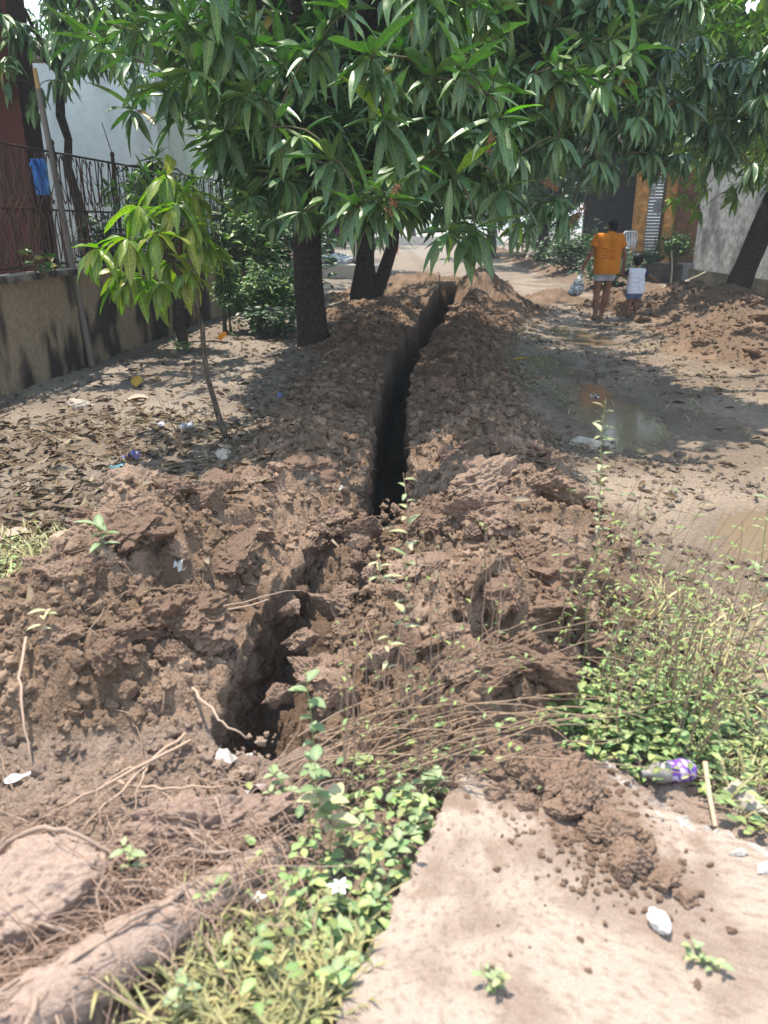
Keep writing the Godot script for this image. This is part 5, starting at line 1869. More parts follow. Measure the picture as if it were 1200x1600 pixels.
		weed("dry_stems", "sheaf of long thin reddish brown dry stems " + lw[k], "dead plant", on_ground(lying[k][0], lying[k][1]), st, brown, lance, [gv], 0.024, "dry stems before the slab", true)
	for sh in [[0.02, 1.97, 0.0, "long low sheaf of dry stems running along the slab's far edge"], [-0.22, 1.86, 0.25, "long dry stems arching from the upright weed toward the clay bank"]]:
		var st := []
		for e in 10:
			var l := rng.randf_range(0.45, 0.95)
			var a: float = rng.randf_range(-0.35, 0.4) + sh[2]
			st.append([Vector3(cos(a) * l, rng.randf_range(0.05, 0.22), -sin(a) * l), Vector3(rng.randf_range(-0.05, 0.05), rng.randf_range(-0.02, 0.12), rng.randf_range(-0.08, 0.08)), 2, Vector3(rng.randf_range(-0.3, 0.1), 0.0, rng.randf_range(-0.07, 0.07)), 0.4])
		weed("dry_stems", sh[3], "dead plant", on_ground(sh[0], sh[1]), st, mat(lin(0.36, 0.25, 0.17), 0.85, 0.3), lance, [gv], 0.022, "", true)
	for q in [[0.68, 1.24, "small weed sprouting from the slab near the white stone"], [0.22, 1.17, "small weed at the slab's near edge by the grass tuft"]]:
		var st := []
		for e in 3:
			st.append([Vector3(rng.randf_range(-0.05, 0.05), rng.randf_range(0.015, 0.05), rng.randf_range(-0.05, 0.05)), Vector3.ZERO, 5, Vector3(0, 0, 0), 0.3])
		weed("slab_weed", q[2], "weed", Vector3(q[0], 0.08, -q[1]), st, green, oval, [g2, g3], 0.026)
	for q in [[-1.75, 5.2, "in the litter before the sapling"], [-1.5, 5.6, "at the foot of the sapling"], [-1.9, 3.5, "at the edge of the litter by the clay"], [-1.75, 3.1, "flattened beside the grass patch"]]:
		var st := []
		for e in 11:
			st.append([Vector3(rng.randf_range(-0.4, 0.4), rng.randf_range(0.1, 0.75), rng.randf_range(-0.3, 0.3)), Vector3(0, rng.randf_range(0.0, 0.06), 0), 1, Vector3(rng.randf_range(-0.1, 0.1), -0.01, 0), 0.9])
		weed("dry_stems", "bunch of thin bare dry stems " + q[2], "dead plant", on_ground(q[0], q[1]), st, mat(lin(0.27, 0.17, 0.11), 0.9, 0.2), lance, [gv], 0.02, "", true)
	# ground cover, grass
	var tfs := []
	var cols := []
	for k in 5200:
		var c := Vector2(0.74, 2.2) + Vector2(rng.randfn(0, 0.20), rng.randfn(0, 0.15))
		var y0 := 0.14 if rng.randf() < 0.3 else 0.06
		if k % 13 == 1: c = Vector2(0.06, 1.66) + Vector2(rng.randfn(0, 0.13), rng.randfn(0, 0.2))
		if k % 9 == 2: c = Vector2(-0.1, 1.36) + Vector2(rng.randfn(0, 0.12), rng.randfn(0, 0.12))
		if k % 13 == 3: c = Vector2(-1.75, 3.25) + Vector2(rng.randfn(0, 0.25), rng.randfn(0, 0.3))
		if k % 11 == 4: c = Vector2(1.15, 1.95) + Vector2(rng.randfn(0, 0.16), rng.randfn(0, 0.2))
		if k % 17 == 4: c = Vector2(1.55, 8.2) + Vector2(rng.randfn(0, 0.2), rng.randfn(0, 0.7))
		if k % 29 == 4: c = Vector2(2.0, 11.0) + Vector2(rng.randfn(0, 0.3), rng.randfn(0, 0.8))
		var p := on_ground(c.x, c.y, rng.randf_range(0.005, y0))
		if spoil > 0.75 or c.x > 0.13 + (c.y - 1.66) * 0.45 and c.x < 0.9 and c.y < 1.85:
			continue
		var a := rng.randf() * TAU
		tfs.append(leaf_tf(p, Vector3(cos(a), rng.randf_range(-0.2, 0.5), sin(a)).normalized(), Vector3.UP, rng.randf_range(0.018, 0.045)))
		var b := rng.randf_range(0.65, 1.4)
		cols.append(Color(b * rng.randf_range(0.8, 1.3), b, b * 0.9))
	tag(scatter("ground_cover", oval, gv, tfs, cols), "low mat of small round green leaves round the slab and bush", "ground cover")
	var blade := leaf_mesh(4, 0.035, 0.35, 0.6)
	tfs = []
	cols = []
	for k in 5200:
		var c := Vector2(-0.16, 1.18) + Vector2(rng.randfn(0, 0.14), rng.randfn(0, 0.09))
		var l := rng.randf_range(0.035, 0.125)
		if k % 6 == 1:
			c = Vector2(0.95 + absf(rng.randfn(0, 0.35)), rng.randf_range(1.7, 3.0))
			l = rng.randf_range(0.04, 0.16)
		if k % 4 == 2:
			c = Vector2(rng.randf_range(-2.1, -1.4), rng.randf_range(2.9, 3.9))
			l = rng.randf_range(0.03, 0.12)
		if k % 16 == 3:
			c = Vector2(rng.randf_range(1.5, 3.6), rng.randf_range(5.5, 11.0))
			l = rng.randf_range(0.04, 0.12)
		var p := on_ground(c.x, c.y)
		if spoil > 0.7:
			continue
		if c.y < 1.95 and c.x > 0.13 + (c.y - 1.66) * 0.45 and c.x < 0.95:
			continue
		var a := rng.randf() * TAU
		tfs.append(leaf_tf(p, Vector3(cos(a), rng.randf_range(0.4, 2.2), sin(a)).normalized(), Vector3(-cos(a), 0.4, -sin(a)), l))
		var dry := rng.randf()
		var b := rng.randf_range(0.7, 1.2)
		cols.append(Color(1.75, 1.12, 1.35) * b if dry < 0.55 else Color(1.5, 1.05, 1.2) * b)
	tag(scatter("grass", blade, gv, tfs, cols), "tufts of short green and straw grass at slab, bush and yard", "grass")
	# white flowers
	var petal := mat(lin(0.85, 0.85, 0.83), 0.6)
	petal.backlight_enabled = true
	petal.backlight = Color(0.4, 0.4, 0.4)
	var pm := leaf_mesh(5, 0.22, 0.1, 0.4)
	for q in [[-0.11, 1.43, 0.034, 6, "open white flower standing in the grass beside the slab's corner"], [-0.295, 1.40, 0.026, 4, "small white flower bud by the root stock, away from the slab"]]:
		var f := thing("white_flower", q[4], "flower", on_ground(q[0], q[1]))
		var mb := MB.new()
		mb.tube(PackedVector3Array([Vector3(0, -0.02, 0), Vector3(0.005, 0.07, 0)]), taper(0.002, 0.0015, 1), 5)
		part("stem", mb.done(), green, f)
		for k in q[3]:
			var a: float = TAU * k / q[3]
			part("petal", pm, petal, f, leaf_tf(Vector3(0.005, 0.07, 0), Vector3(cos(a), 0.5, sin(a)).normalized(), Vector3.UP, q[2] * rng.randf_range(0.7, 1.0)))
		mb = MB.new()
		mb.ball(Vector3(0.005, 0.075, 0), Vector3(0.005, 0.006, 0.005), 8, 6)
		part("centre", mb.done(), cream, f)


func build_rubbish() -> void:
	var white := mat(lin(0.82, 0.82, 0.82), 0.35)
	# plastic spoon
	var mb := MB.new()
	for k in 15:
		var t := k / 14.0
		var w := 0.005 + 0.013 * smoothstep(0.55, 0.75, t) * sqrt(maxf(0.0, 1.0 - pow((t - 0.78) / 0.23, 2.0) if t > 0.78 else 1.0))
		for s in 5:
			var u := s / 2.0 - 1.0
			mb.vert(Vector3(u * w, 0.004 + 0.006 * u * u * smoothstep(0.5, 0.8, t), -0.11 * (0.5 - t)), Vector3.UP, Vector2.ZERO)
	mb.grid(15, 5, 0)
	mb.smooth()
	var sp := part("plastic_spoon", mb.done(), white, self, Transform3D(Basis(Vector3.UP, -0.95).rotated(Vector3.RIGHT, 0.1), on_ground(-1.06, 1.92, 0.02)))
	tag(sp, "white plastic spoon lying on the trodden clay near the photo's edge", "spoon")
	# chalky stone on the slab
	var chalk := mat(lin(0.60, 0.57, 0.53), 0.9)
	var st := part("stone", lump(4, 141, Vector3(0.021, 0.018, 0.034), 0.25, 0.12, 2), chalk, self, Transform3D(Basis(Vector3.UP, 0.5), Vector3(0.615, 0.092, -1.335)))
	tag(st, "smooth white stone lying in a dent on the concrete slab", "stone")
	var flake := mat(lin(0.44, 0.40, 0.35), 0.95)
	var sr := [[0.93, 1.50, 0.032, 0.5], [0.955, 1.47, 0.03, 1.2], [0.88, 1.55, 0.022, 0.2]]
	for q in sr:
		var o := part("stone", lump(3, 150 + int(q[0] * 100), Vector3(1.3, 0.5, 0.7) * q[2] * 0.75, 0.35, 0.3, 3), flake, self, Transform3D(Basis(Vector3.UP, q[3]), Vector3(q[0], 0.083, -q[1])))
		tag(o, "white chalky flake on the slab's broken outer edge", "stone", "white flakes on the slab edge")
	var gs := mat(lin(0.42, 0.36, 0.29), 0.85)
	for q in [[1.02, 1.80, 0.06, "pale rough stone in the dry grass beyond the crushed bottle"], [0.72, 1.89, 0.03, "small white pebble between slab and bottle"], [0.93, 2.02, 0.025, "round pebble in the weeds beside the split cane"], [-2.75, 7.0, 0.1, "flat greenish stone in the yard below the boundary wall"], [1.5, 5.7, 0.09, "flat brown stone at the foot of the bank by the puddle"], [-1.13, 5.3, 0.07, "grey stone beside the sapling's stem"], [1.0, 2.9, 0.04, "grey stone at the puddle's near rim"]]:
		var o := part("stone", lump(3, 170 + int(q[1] * 10), Vector3(1.2, 0.6, 0.9), 0.4, 0.25, 4), gs, self, Transform3D(Basis(Vector3.UP, q[1]).scaled(Vector3.ONE * q[2]), on_ground(q[0], q[1], q[2] * 0.2)))
		tag(o, q[3], "stone")
	# crushed bottle with a violet label
	var bt := thing("crushed_bottle", "crushed dusty plastic bottle with a violet label lying beside the slab", "bottle", on_ground(0.83, 1.90, 0.035), 0.12)
	var grey := mat(lin(0.30, 0.27, 0.24), 0.3)
	var nz := noise(16.0, FastNoiseLite.TYPE_SIMPLEX, 3, 301)
	var prof := [[-0.085, 0.011], [-0.066, 0.012], [-0.055, 0.02], [-0.04, 0.028], [-0.02, 0.03], [0.0, 0.03]]
	var prof2 := [[0.0, 0.0305], [0.02, 0.031], [0.045, 0.0305], [0.07, 0.029], [0.078, 0.02], [0.08, 0.004]]
	var lab := mat(Color.WHITE, 0.45)
	lab.vertex_color_use_as_albedo = true
	for z in 2:
		mb = MB.new()
		var pr: Array = prof if z == 0 else prof2
		for k in 31:
			var f := 5.0 * k / 30.0
			var q := mini(int(f), 4)
			var x: float = lerpf(pr[q][0], pr[q + 1][0], f - q)
			var r: float = lerpf(pr[q][1], pr[q + 1][1], f - q)
			for s in 25:
				var a := TAU * (s % 24) / 24.0
				var p := Vector3(x, cos(a) * r, sin(a) * r)
				p *= Vector3(1, 1.0 + 0.45 * nz.get_noise_3d(x, p.y, p.z), 1.0 + 0.25 * nz.get_noise_3d(x + 5.0, p.y, p.z))
				mb.tint = Color(0.20, 0.07, 0.42) if nz.get_noise_3d(x * 3.0, p.y * 3.0, p.z * 3.0) < 0.12 else Color(0.62, 0.55, 0.72)
				mb.vert(p, Vector3(0, cos(a), sin(a)), Vector2.ZERO)
		mb.grid(31, 25, 0)
		mb.smooth()
		part(["neck", "label"][z], mb.done(), [grey, lab][z], bt)
	var cane := MB.new()
	cane.tube(PackedVector3Array([Vector3(0, 0, 0.07), Vector3(0.005, 0.045, 0), Vector3(0.012, 0.10, -0.07)]), taper(0.006, 0.0075, 2), 8)
	var cn := part("cane", cane.done(), mat(lin(0.55, 0.42, 0.27), 0.7))
	cn.position = on_ground(0.885, 1.76, 0.03)
	tag(cn, "pale split cane standing in the grass behind the crushed bottle", "stick")
	# scraps of plastic film
	var scraps := [[-0.455, 1.99, 0.05, Color(0.62, 0.57, 0.52), "dirty white crumpled plastic at the mouth of the trench hole"], [-0.22, 3.95, 0.045, Color(0.5, 0.48, 0.44), "clear grey plastic scrap at the end of the deep trench"], [-0.78, 2.75, 0.035, Color(0.62, 0.56, 0.5), "whitish scrap on the clay above the trench hole"], [-1.75, 5.25, 0.07, Color(0.07, 0.09, 0.28), "dark blue plastic scrap among dry stems before the sapling"], [-1.78, 5.05, 0.05, Color(0.12, 0.33, 0.36), "teal plastic scrap in the litter before the sapling"], [-1.6, 6.2, 0.06, Color(0.42, 0.44, 0.52), "bluish white plastic scrap beside the sapling's foot"], [-1.8, 6.25, 0.06, Color(0.38, 0.40, 0.48), "crumpled pale blue plastic in the dry stems"], [-2.3, 8.6, 0.06, Color(0.5, 0.5, 0.48), "white paper scrap in the sunlit yard"], [-0.95, 7.2, 0.05, Color(0.16, 0.22, 0.42), "blue scrap lodged in the far clay bank"], [1.02, 2.35, 0.04, Color(0.7, 0.66, 0.64), "white paper scrap at the lane edge of the bush"], [-0.66, 8.9, 0.05, Color(0.6, 0.56, 0.5), "pale scrap on the bank below the thick trunk"], [2.05, 7.6, 0.05, Color(0.7, 0.7, 0.72), "white scrap at the puddle in the lane"], [-0.36, 1.84, 0.045, Color(0.5, 0.42, 0.40), "pinkish strip of plastic on the soil by the upright weed"]]
	for q in scraps:
		mb = MB.new()
		var s: float = q[2]
		for y in 9:
			for x in 9:
				mb.vert(Vector3((x / 4.0 - 1.0) * s, s * 0.7 * nz.get_noise_2d(x * 0.007 + q[0], y * 0.009 + q[1]), (y / 4.0 - 1.0) * s * 0.6), Vector3.UP, Vector2.ZERO)
		mb.grid(9, 9, 0)
		mb.smooth()
		var pm := mat((q[3] * 0.75).linear_to_srgb(), 0.5)
		var o := part("plastic_scrap", mb.done(), pm, self, Transform3D(Basis.from_euler(Vector3(rng.randf_range(0.0, 0.5), rng.randf() * TAU, 0.2)), on_ground(q[0], q[1], s * 0.35)))
		tag(o, q[4], "litter")
	# large roots torn from the trench wall and lying on the clay
	var rm := mat(lin(0.42, 0.30, 0.22), 0.9, 0.2)
	var roots := [["long forked root lying on the trodden clay, curving toward the root stock", Vector2(-0.60, 2.05), Vector2(-0.92, 1.72), 0.10], ["second forked root beside the first, straighter", Vector2(-0.62, 2.07), Vector2(-0.80, 1.68), 0.06], ["thin root crossing the clay toward the trench hole", Vector2(-0.78, 1.86), Vector2(-0.45, 1.80), 0.05], ["pale root hanging at the rim of the trench hole", Vector2(-0.62, 2.2), Vector2(-0.42, 2.02), 0.05], ["long thin root on the bank above the trench hole", Vector2(-0.85, 2.35), Vector2(-0.45, 2.75), 0.03], ["thin pale root at the photo's edge above the spoon", Vector2(-1.18, 2.3), Vector2(-1.05, 1.95), 0.05], ["root sticking out beside the thick mango trunk", Vector2(-0.72, 9.3), Vector2(-0.45, 9.6), 0.12]]
	for q in roots:
		var a := on_ground(q[1].x, q[1].y, 0.02)
		var b := on_ground(q[2].x, q[2].y, 0.015)
		mb = MB.new()
		mb.tube(curve_points(Vector3.ZERO, b - a, Vector3(0, q[3] * 0.6, q[3]), 12, 0.006), taper(0.0055, 0.003, 12), 6)
		if q[0].begins_with("long") or q[0].begins_with("second"):
			mb.tube(curve_points((b - a) * 0.35 + Vector3(0, q[3] * 0.5, q[3] * 0.8), b - a + Vector3(0.12, 0.01, -0.06), Vector3(0, 0.02, 0), 8, 0.005), taper(0.004, 0.002, 8), 5)
		var o := part("torn_root", mb.done(), rm)
		o.position = a
		tag(o, q[0], "root")


func _ready() -> void:
	rng.seed = 20240611
	# ---- camera
	var cam := Camera3D.new()
	cam.name = "camera"
	add_child(cam)
	cam.position = cam_at
	cam.rotation_degrees = Vector3(-20.07, 0, 0)
	cam.keep_aspect = Camera3D.KEEP_HEIGHT
	var lens := CameraAttributesPhysical.new()
	lens.frustum_focal_length = 18.48
	lens.frustum_focus_distance = 5.5
	lens.frustum_near = 0.05
	lens.frustum_far = 900.0
	lens.exposure_aperture = 2.0
	cam.attributes = lens
	cam.fov = 66.0
	cam.near = 0.05
	cam.far = 900.0
	# ---- sky, sun, exposure
	var env := Environment.new()
	env.background_mode = Environment.BG_SKY
	var sky := ProceduralSkyMaterial.new()
	sky.sky_top_color = Color(0.60, 0.69, 0.80)
	sky.sky_horizon_color = Color(0.93, 0.94, 0.95)
	sky.sky_curve = 0.2
	sky.ground_horizon_color = Color(0.5, 0.46, 0.4)
	sky.ground_bottom_color = Color(0.3, 0.26, 0.22)
	sky.sky_energy_multiplier = 1.25
	env.sky = Sky.new()
	env.sky.sky_material = sky
	env.tonemap_mode = Environment.TONE_MAPPER_LINEAR
	env.tonemap_exposure = 1.72
	env.fog_enabled = true
	env.fog_density = 0.002
	env.fog_light_color = Color(0.90, 0.94, 0.96)
	env.sdfgi_enabled = true
	env.ssao_enabled = true
	env.ssil_enabled = true
	var we := WorldEnvironment.new()
	we.name = "environment"
	we.environment = env
	add_child(we)
	var sun := DirectionalLight3D.new()
	sun.name = "sun"
	sun.light_energy = 1.5
	sun.light_color = Color(1.0, 0.965, 0.91)
	sun.light_angular_distance = 0.55
	sun.shadow_enabled = true
	add_child(sun)
	sun.look_at_from_position(Vector3.ZERO, -Vector3(-0.17, 0.95, -0.23))

	# ---- ground
	n_cell = noise(6.5, FastNoiseLite.TYPE_CELLULAR, 1, 11)
	n_cell2 = noise(17.0, FastNoiseLite.TYPE_CELLULAR, 1, 12)
	for f in [n_cell, n_cell2]:
		f.cellular_return_type = FastNoiseLite.RETURN_DISTANCE
		f.cellular_jitter = 1.0
	n_fine = noise(8.0, FastNoiseLite.TYPE_SIMPLEX, 3, 13)
	n_grit = noise(38.0, FastNoiseLite.TYPE_SIMPLEX, 2, 14)
	n_wide = noise(0.9, FastNoiseLite.TYPE_SIMPLEX_SMOOTH, 2, 15)
	n_edge = noise(0.5, FastNoiseLite.TYPE_SIMPLEX_SMOOTH, 2, 16)
	n_lump = noise(5.0, FastNoiseLite.TYPE_SIMPLEX, 3, 17)
	var soil_tex := noise_tex(0.025, 6, Color(0.80, 0.79, 0.78), Color(1, 1, 1), 1024, 101)
	var soil_h := noise_tex(0.04, 6, Color(0, 0, 0), Color(1, 1, 1), 1024, 102)
	var soil := earth(Color(1, 1, 1), 0.96, 0.9, 1.7, soil_tex, soil_h)
	var yard := earth(Color(1, 1, 1), 0.95, 0.5, 1.3, soil_tex, soil_h)
	var road := earth(Color(1, 1, 1), 1.0, 0.4, 1.1, soil_tex, soil_h)
	road.roughness_texture = noise_tex(0.006, 5, Color(0.5, 0.5, 0.5), Color(1, 1, 1), 512, 103)
	road.roughness_texture_channel = BaseMaterial3D.TEXTURE_CHANNEL_RED
	road.metallic_specular = 0.35
	build_ground(soil, road, yard)
	var under := MB.new()
	under.box(Vector3(0, -1.6, -40), Vector3(900, 1.0, 900))
	struct("subsoil", under.done(), mat(lin(0.3, 0.25, 0.2), 1.0), "flat land under and beyond the lane")
	var water := mat(lin(0.20, 0.145, 0.095), 0.10, 0.4)
	var wl := ["puddle in the middle of the lane beside the clay bank", "tan muddy puddle beyond the twiggy weeds", "small puddle in the lane before the walkers", "shallow puddle near the walkers", "puddle far down the shaded lane"]
	for k in water_pits.size():
		var q: Vector4 = water_pits[k]
		var mb := MB.new()
		var mid := mb.vert(Vector3.ZERO, Vector3.UP, Vector2.ZERO)
		for a in 41:
			var an := TAU * a / 40.0
			mb.vert(Vector3(cos(an) * q.z * 1.15, 0, sin(an) * q.w * 1.15), Vector3.UP, Vector2.ZERO)
		for a in 40:
			mb.tri(mid, 1 + a, 2 + a)
		var w := struct("puddle", mb.done(), water, wl[k])
		w.position = Vector3(q.x, -0.030, -q.y)

	# ---- trees and shrubs
	bark = earth(lin(0.11, 0.083, 0.062), 0.95, 1.0, 2.0, noise_tex(0.03, 5, Color(0.35, 0.35, 0.35), Color(1, 1, 1), 512, 111), noise_tex(0.03, 5, Color(0, 0, 0), Color(1, 1, 1), 512, 112), false)
	bark.uv1_scale = Vector3(3.2, 0.8, 3.2)
	bark_pale = bark.duplicate()
	bark_pale.albedo_color = lin(0.26, 0.205, 0.15)
	twig_mat = mat(lin(0.10, 0.085, 0.05), 0.85, 0.3)
	bloom_mat = mat(lin(0.34, 0.17, 0.09), 0.8, 0.3)
	mango_leaves = [leaf_mesh(7, 0.115, 0.14, 0.5, 0.03), leaf_mesh(7, 0.105, 0.24, 0.35, -0.05), leaf_mesh(7, 0.125, 0.08, 0.6, 0.0, 0.25), leaf_mesh(7, 0.11, 0.2, 0.45, 0.08, 0.2), leaf_mesh(7, 0.10, 0.38, 0.3, -0.12, 0.3), leaf_mesh(7, 0.13, 0.02, 0.7, 0.06, 0.35)]
	var ltex := leaf_picture(0.72, 1.0, 0.16)
	for c in [[Color(0.212, 0.361, 0.150), 0.1], [Color(0.284, 0.435, 0.184), 0.12], [Color(0.167, 0.301, 0.139), 0.1], [Color(0.566, 0.883, 0.116), 0.3], [Color(0.767, 1.040, 0.136), 0.35]]:
		var m := leaf_mat((c[0] as Color).linear_to_srgb(), 0.40, Color(0.45, 0.72, 0.13) * (0.8 + c[1]), ltex)
		leaf_mats.append(m)
	leaf_cloud_mat = leaf_mat(Color.WHITE, 0.40, Color(0.42, 0.66, 0.13), ltex, true)
	var dark := [Color(0.212, 0.361, 0.150), Color(0.262, 0.414, 0.174), Color(0.167, 0.301, 0.139), Color(0.328, 0.476, 0.174)]
	var blue := [Color(0.242, 0.385, 0.222), Color(0.290, 0.445, 0.246), Color(0.200, 0.322, 0.189)]
	var lime := [Color(0.426, 0.650, 0.116), Color(0.566, 0.832, 0.136), Color(0.364, 0.552, 0.174)]
	var front := [Vector3(0.00, 2.07, -4.70), Vector3(-0.29, 1.89, -4.90), Vector3(-0.65, 2.09, -5.20), Vector3(-0.14, 1.63, -4.50), Vector3(0.15, 1.86, -4.90), Vector3(0.37, 1.50, -4.80), Vector3(0.54, 1.52, -4.90), Vector3(0.62, 2.07, -4.60), Vector3(0.33, 1.93, -5.00), Vector3(-0.07, 2.38, -4.70), Vector3(-0.39, 2.45, -5.00), Vector3(0.42, 2.28, -4.50), Vector3(0.28, 2.31, -4.90), Vector3(-1.10, 2.81, -5.80), Vector3(-1.32, 2.63, -6.00), Vector3(-1.50, 2.30, -6.40), Vector3(-0.96, 1.72, -6.00), Vector3(-0.55, 1.62, -5.60), Vector3(0.0, 1.66, -4.45), Vector3(-0.9, 2.3, -5.6), Vector3(-0.2, 2.65, -5.0), Vector3(0.2, 2.7, -4.9), Vector3(0.75, 1.75, -5.3), Vector3(-1.75, 2.62, -6.1), Vector3(-2.0, 2.75, -6.4), Vector3(-1.5, 2.45, -6.2), Vector3(-1.9, 2.35, -6.6), Vector3(-1.35, 2.75, -5.9), Vector3(-2.25, 2.85, -6.7), Vector3(-1.6, 2.85, -6.2), Vector3(-1.2, 2.2, -6.5)]
	tree("mango_tree", "nearest mango tree, straight dark trunk, curtain of long leaves over the trench", "mango trees along the trench", {
		"base": Vector3(-0.93, 0, -10.4), "trunks": [[[Vector3(-0.90, -0.1, -10.4), Vector3(-0.93, 0.25, -10.4), Vector3(-0.97, 0.9, -10.4), Vector3(-0.95, 1.7, -10.35), Vector3(-0.85, 2.6, -10.2)], [0.25, 0.205, 0.18, 0.175, 0.18]]],
		"centre": Vector3(-0.35, 4.0, -8.9), "size": Vector3(3.0, 3.1, 4.6), "tips": 2300, "front": 0.25, "per": 11, "len": 0.30, "thin": 0.0, "gap": -0.7, "single": 300, "tints": dark, "extra": front, "floor": 1.75, "lush": 0.05, "sag": 0.38,
		"keep": func(q: Vector3) -> bool: return (q.x > -1.4 or q.z > -7.0 and q.x > -2.0 and q.y > 2.3 or q.z < -7.7 and q.x > -1.8 and q.y > 2.2) and (q.z < -7.0 or q.y < 2.6 + 0.3 * sin(q.x * 5.0) or rng.randf() < 0.05),
		"blooms": [[Vector3(0.02, 1.56, -4.42), Vector3(0.25, 0.9, 0.1).normalized(), 0.19], [Vector3(0.62, 1.95, -5.2), Vector3(0.2, 0.8, 0.1).normalized(), 0.15]]})
	tree("mango_tree", "second mango tree with two dark stems forking from the soil mound", "mango trees along the trench", {
		"base": Vector3(-0.32, 0, -14.6), "trunks": [[[Vector3(-0.36, -0.1, -14.6), Vector3(-0.36, 0.4, -14.6), Vector3(-0.33, 0.9, -14.6), Vector3(-0.30, 1.9, -14.5), Vector3(-0.35, 3.0, -14.4)], [0.32, 0.25, 0.16, 0.14, 0.13]], [[Vector3(-0.24, 0.3, -14.6), Vector3(-0.02, 0.7, -14.6), Vector3(0.14, 1.2, -14.6), Vector3(0.25, 2.1, -14.6), Vector3(0.4, 3.0, -14.6)], [0.17, 0.125, 0.10, 0.09, 0.08]]],
		"centre": Vector3(0.4, 4.9, -14.8), "size": Vector3(3.9, 3.0, 3.6), "tips": 820, "per": 10, "len": 0.24, "tints": dark, "floor": 1.9})
	tree("mango_tree", "mango tree with long narrow hanging leaves over the lane, its trunk out of sight", "mango trees beside the lane", {
		"base": Vector3(5.9, 0, -8.6), "trunks": [[[Vector3(5.9, -0.1, -8.6), Vector3(5.85, 1.0, -8.6), Vector3(5.7, 2.2, -8.6), Vector3(5.4, 3.2, -8.7)], [0.26, 0.22, 0.2, 0.17]]],
		"centre": Vector3(3.6, 3.8, -8.6), "size": Vector3(3.1, 2.7, 2.8), "tips": 540, "second": 0.45, "front": 0.7, "inner": 0.8, "thin": 0.85, "per": 12, "len": 0.26, "single": 220, "tints": blue, "floor": 1.75, "sag": 1.1, "lush": 0.03,
		"keep": func(q: Vector3) -> bool: return q.y > 1.62 + 0.6 * clampf(q.x - 1.6, 0.0, 0.75) and q.z > -8.5 and q.y < 3.15 + 0.35 * sin(q.x * 4.0) + 0.6 * maxf(0.0, q.x - 2.6),
		"extra": [Vector3(0.91, 1.98, -5.9), Vector3(1.3, 1.72, -6.4), Vector3(1.85, 1.98, -7.00), Vector3(2.23, 2.1, -7.20), Vector3(1.40, 1.60, -6.5), Vector3(1.2, 2.1, -6.0), Vector3(1.6, 2.0, -6.5), Vector3(1.4, 2.5, -6.2), Vector3(1.9, 2.3, -6.6), Vector3(1.0, 2.5, -6.0), Vector3(1.05, 1.55, -6.6), Vector3(1.2, 1.5, -7.0)],
		"blooms": [[Vector3(1.42, 1.50, -6.5), Vector3(0.3, 0.5, 0.2).normalized(), 0.22], [Vector3(1.15, 1.85, -6.3), Vector3(0.5, -0.3, 0.2).normalized(), 0.16]]})
	tree("mango_tree", "mango tree leaning over the light soil heap, bare dark trunk and sunlit yellow-green leaves", "mango trees beside the lane", {
		"base": Vector3(5.95, 0, -14), "trunks": [[[Vector3(5.85, -0.1, -14), Vector3(5.98, 0.35, -14), Vector3(6.15, 0.9, -14), Vector3(6.32, 1.5, -14), Vector3(6.6, 2.4, -14)], [0.32, 0.23, 0.19, 0.185, 0.18]]],
		"centre": Vector3(6.9, 4.4, -14.4), "size": Vector3(3.2, 2.5, 2.9), "tips": 1300, "front": 0.4, "thin": 0.1, "per": 11, "len": 0.30, "tints": lime, "floor": 1.95, "sag": 0.35,
		"extra": [Vector3(5.0, 1.95, -14.6), Vector3(5.4, 2.1, -14.3), Vector3(6.0, 1.95, -14.5), Vector3(5.6, 1.75, -15.0), Vector3(6.4, 2.05, -13.6), Vector3(6.9, 2.0, -13.6), Vector3(5.2, 2.3, -14.0)]})
	tree("mango_tree", "tree behind the iron fence with a thin kinked trunk, leaves hanging before the brown pillar", "trees behind the fence", {
		"base": Vector3(-3.75, 0, -10.4), "trunks": [[[Vector3(-3.72, -0.1, -10.4), Vector3(-3.74, 1.7, -10.4), Vector3(-3.83, 2.2, -10.4), Vector3(-3.78, 2.5, -10.4), Vector3(-3.84, 2.75, -10.4), Vector3(-3.74, 3.3, -10.3)], [0.085, 0.07, 0.05, 0.045, 0.052, 0.045]]],
		"centre": Vector3(-3.9, 3.9, -9.8), "size": Vector3(1.9, 1.15, 1.8), "tips": 210, "per": 10, "len": 0.25, "single": 60, "tints": dark, "floor": 2.85, "sag": 1.0})
	tree("young_mango_tree", "small tree half hidden behind the fence with a few yellowish young leaves", "trees behind the fence", {
		"base": Vector3(-2.75, 0, -11.0), "trunks": [[[Vector3(-2.75, -0.1, -11.0), Vector3(-2.85, 1.0, -11.0), Vector3(-2.95, 1.8, -11.0), Vector3(-3.0, 2.3, -11.0)], [0.07, 0.06, 0.05, 0.04]]],
		"centre": Vector3(-2.9, 2.0, -10.6), "size": Vector3(0.75, 0.5, 0.6), "tips": 34, "per": 9, "len": 0.24, "tints": [dark[0], dark[1], lime[1]], "floor": 1.4, "inner": 0.1, "limbs": 5})
	build_sapling()
	build_far_trees(dark, lime)
	build_shrubs()

	# ---- buildings
	build_left()
	build_right()
	motorcycle(Vector3(6.7, 0, -28.6), 0.35, "dark motorcycle parked in the shade beside the orange house")
	build_people()
	build_distance()

	# ---- foreground
	build_slab()
	build_stump(soil)
	build_clods()
	build_litter()
	build_weeds()
	build_rubbish()


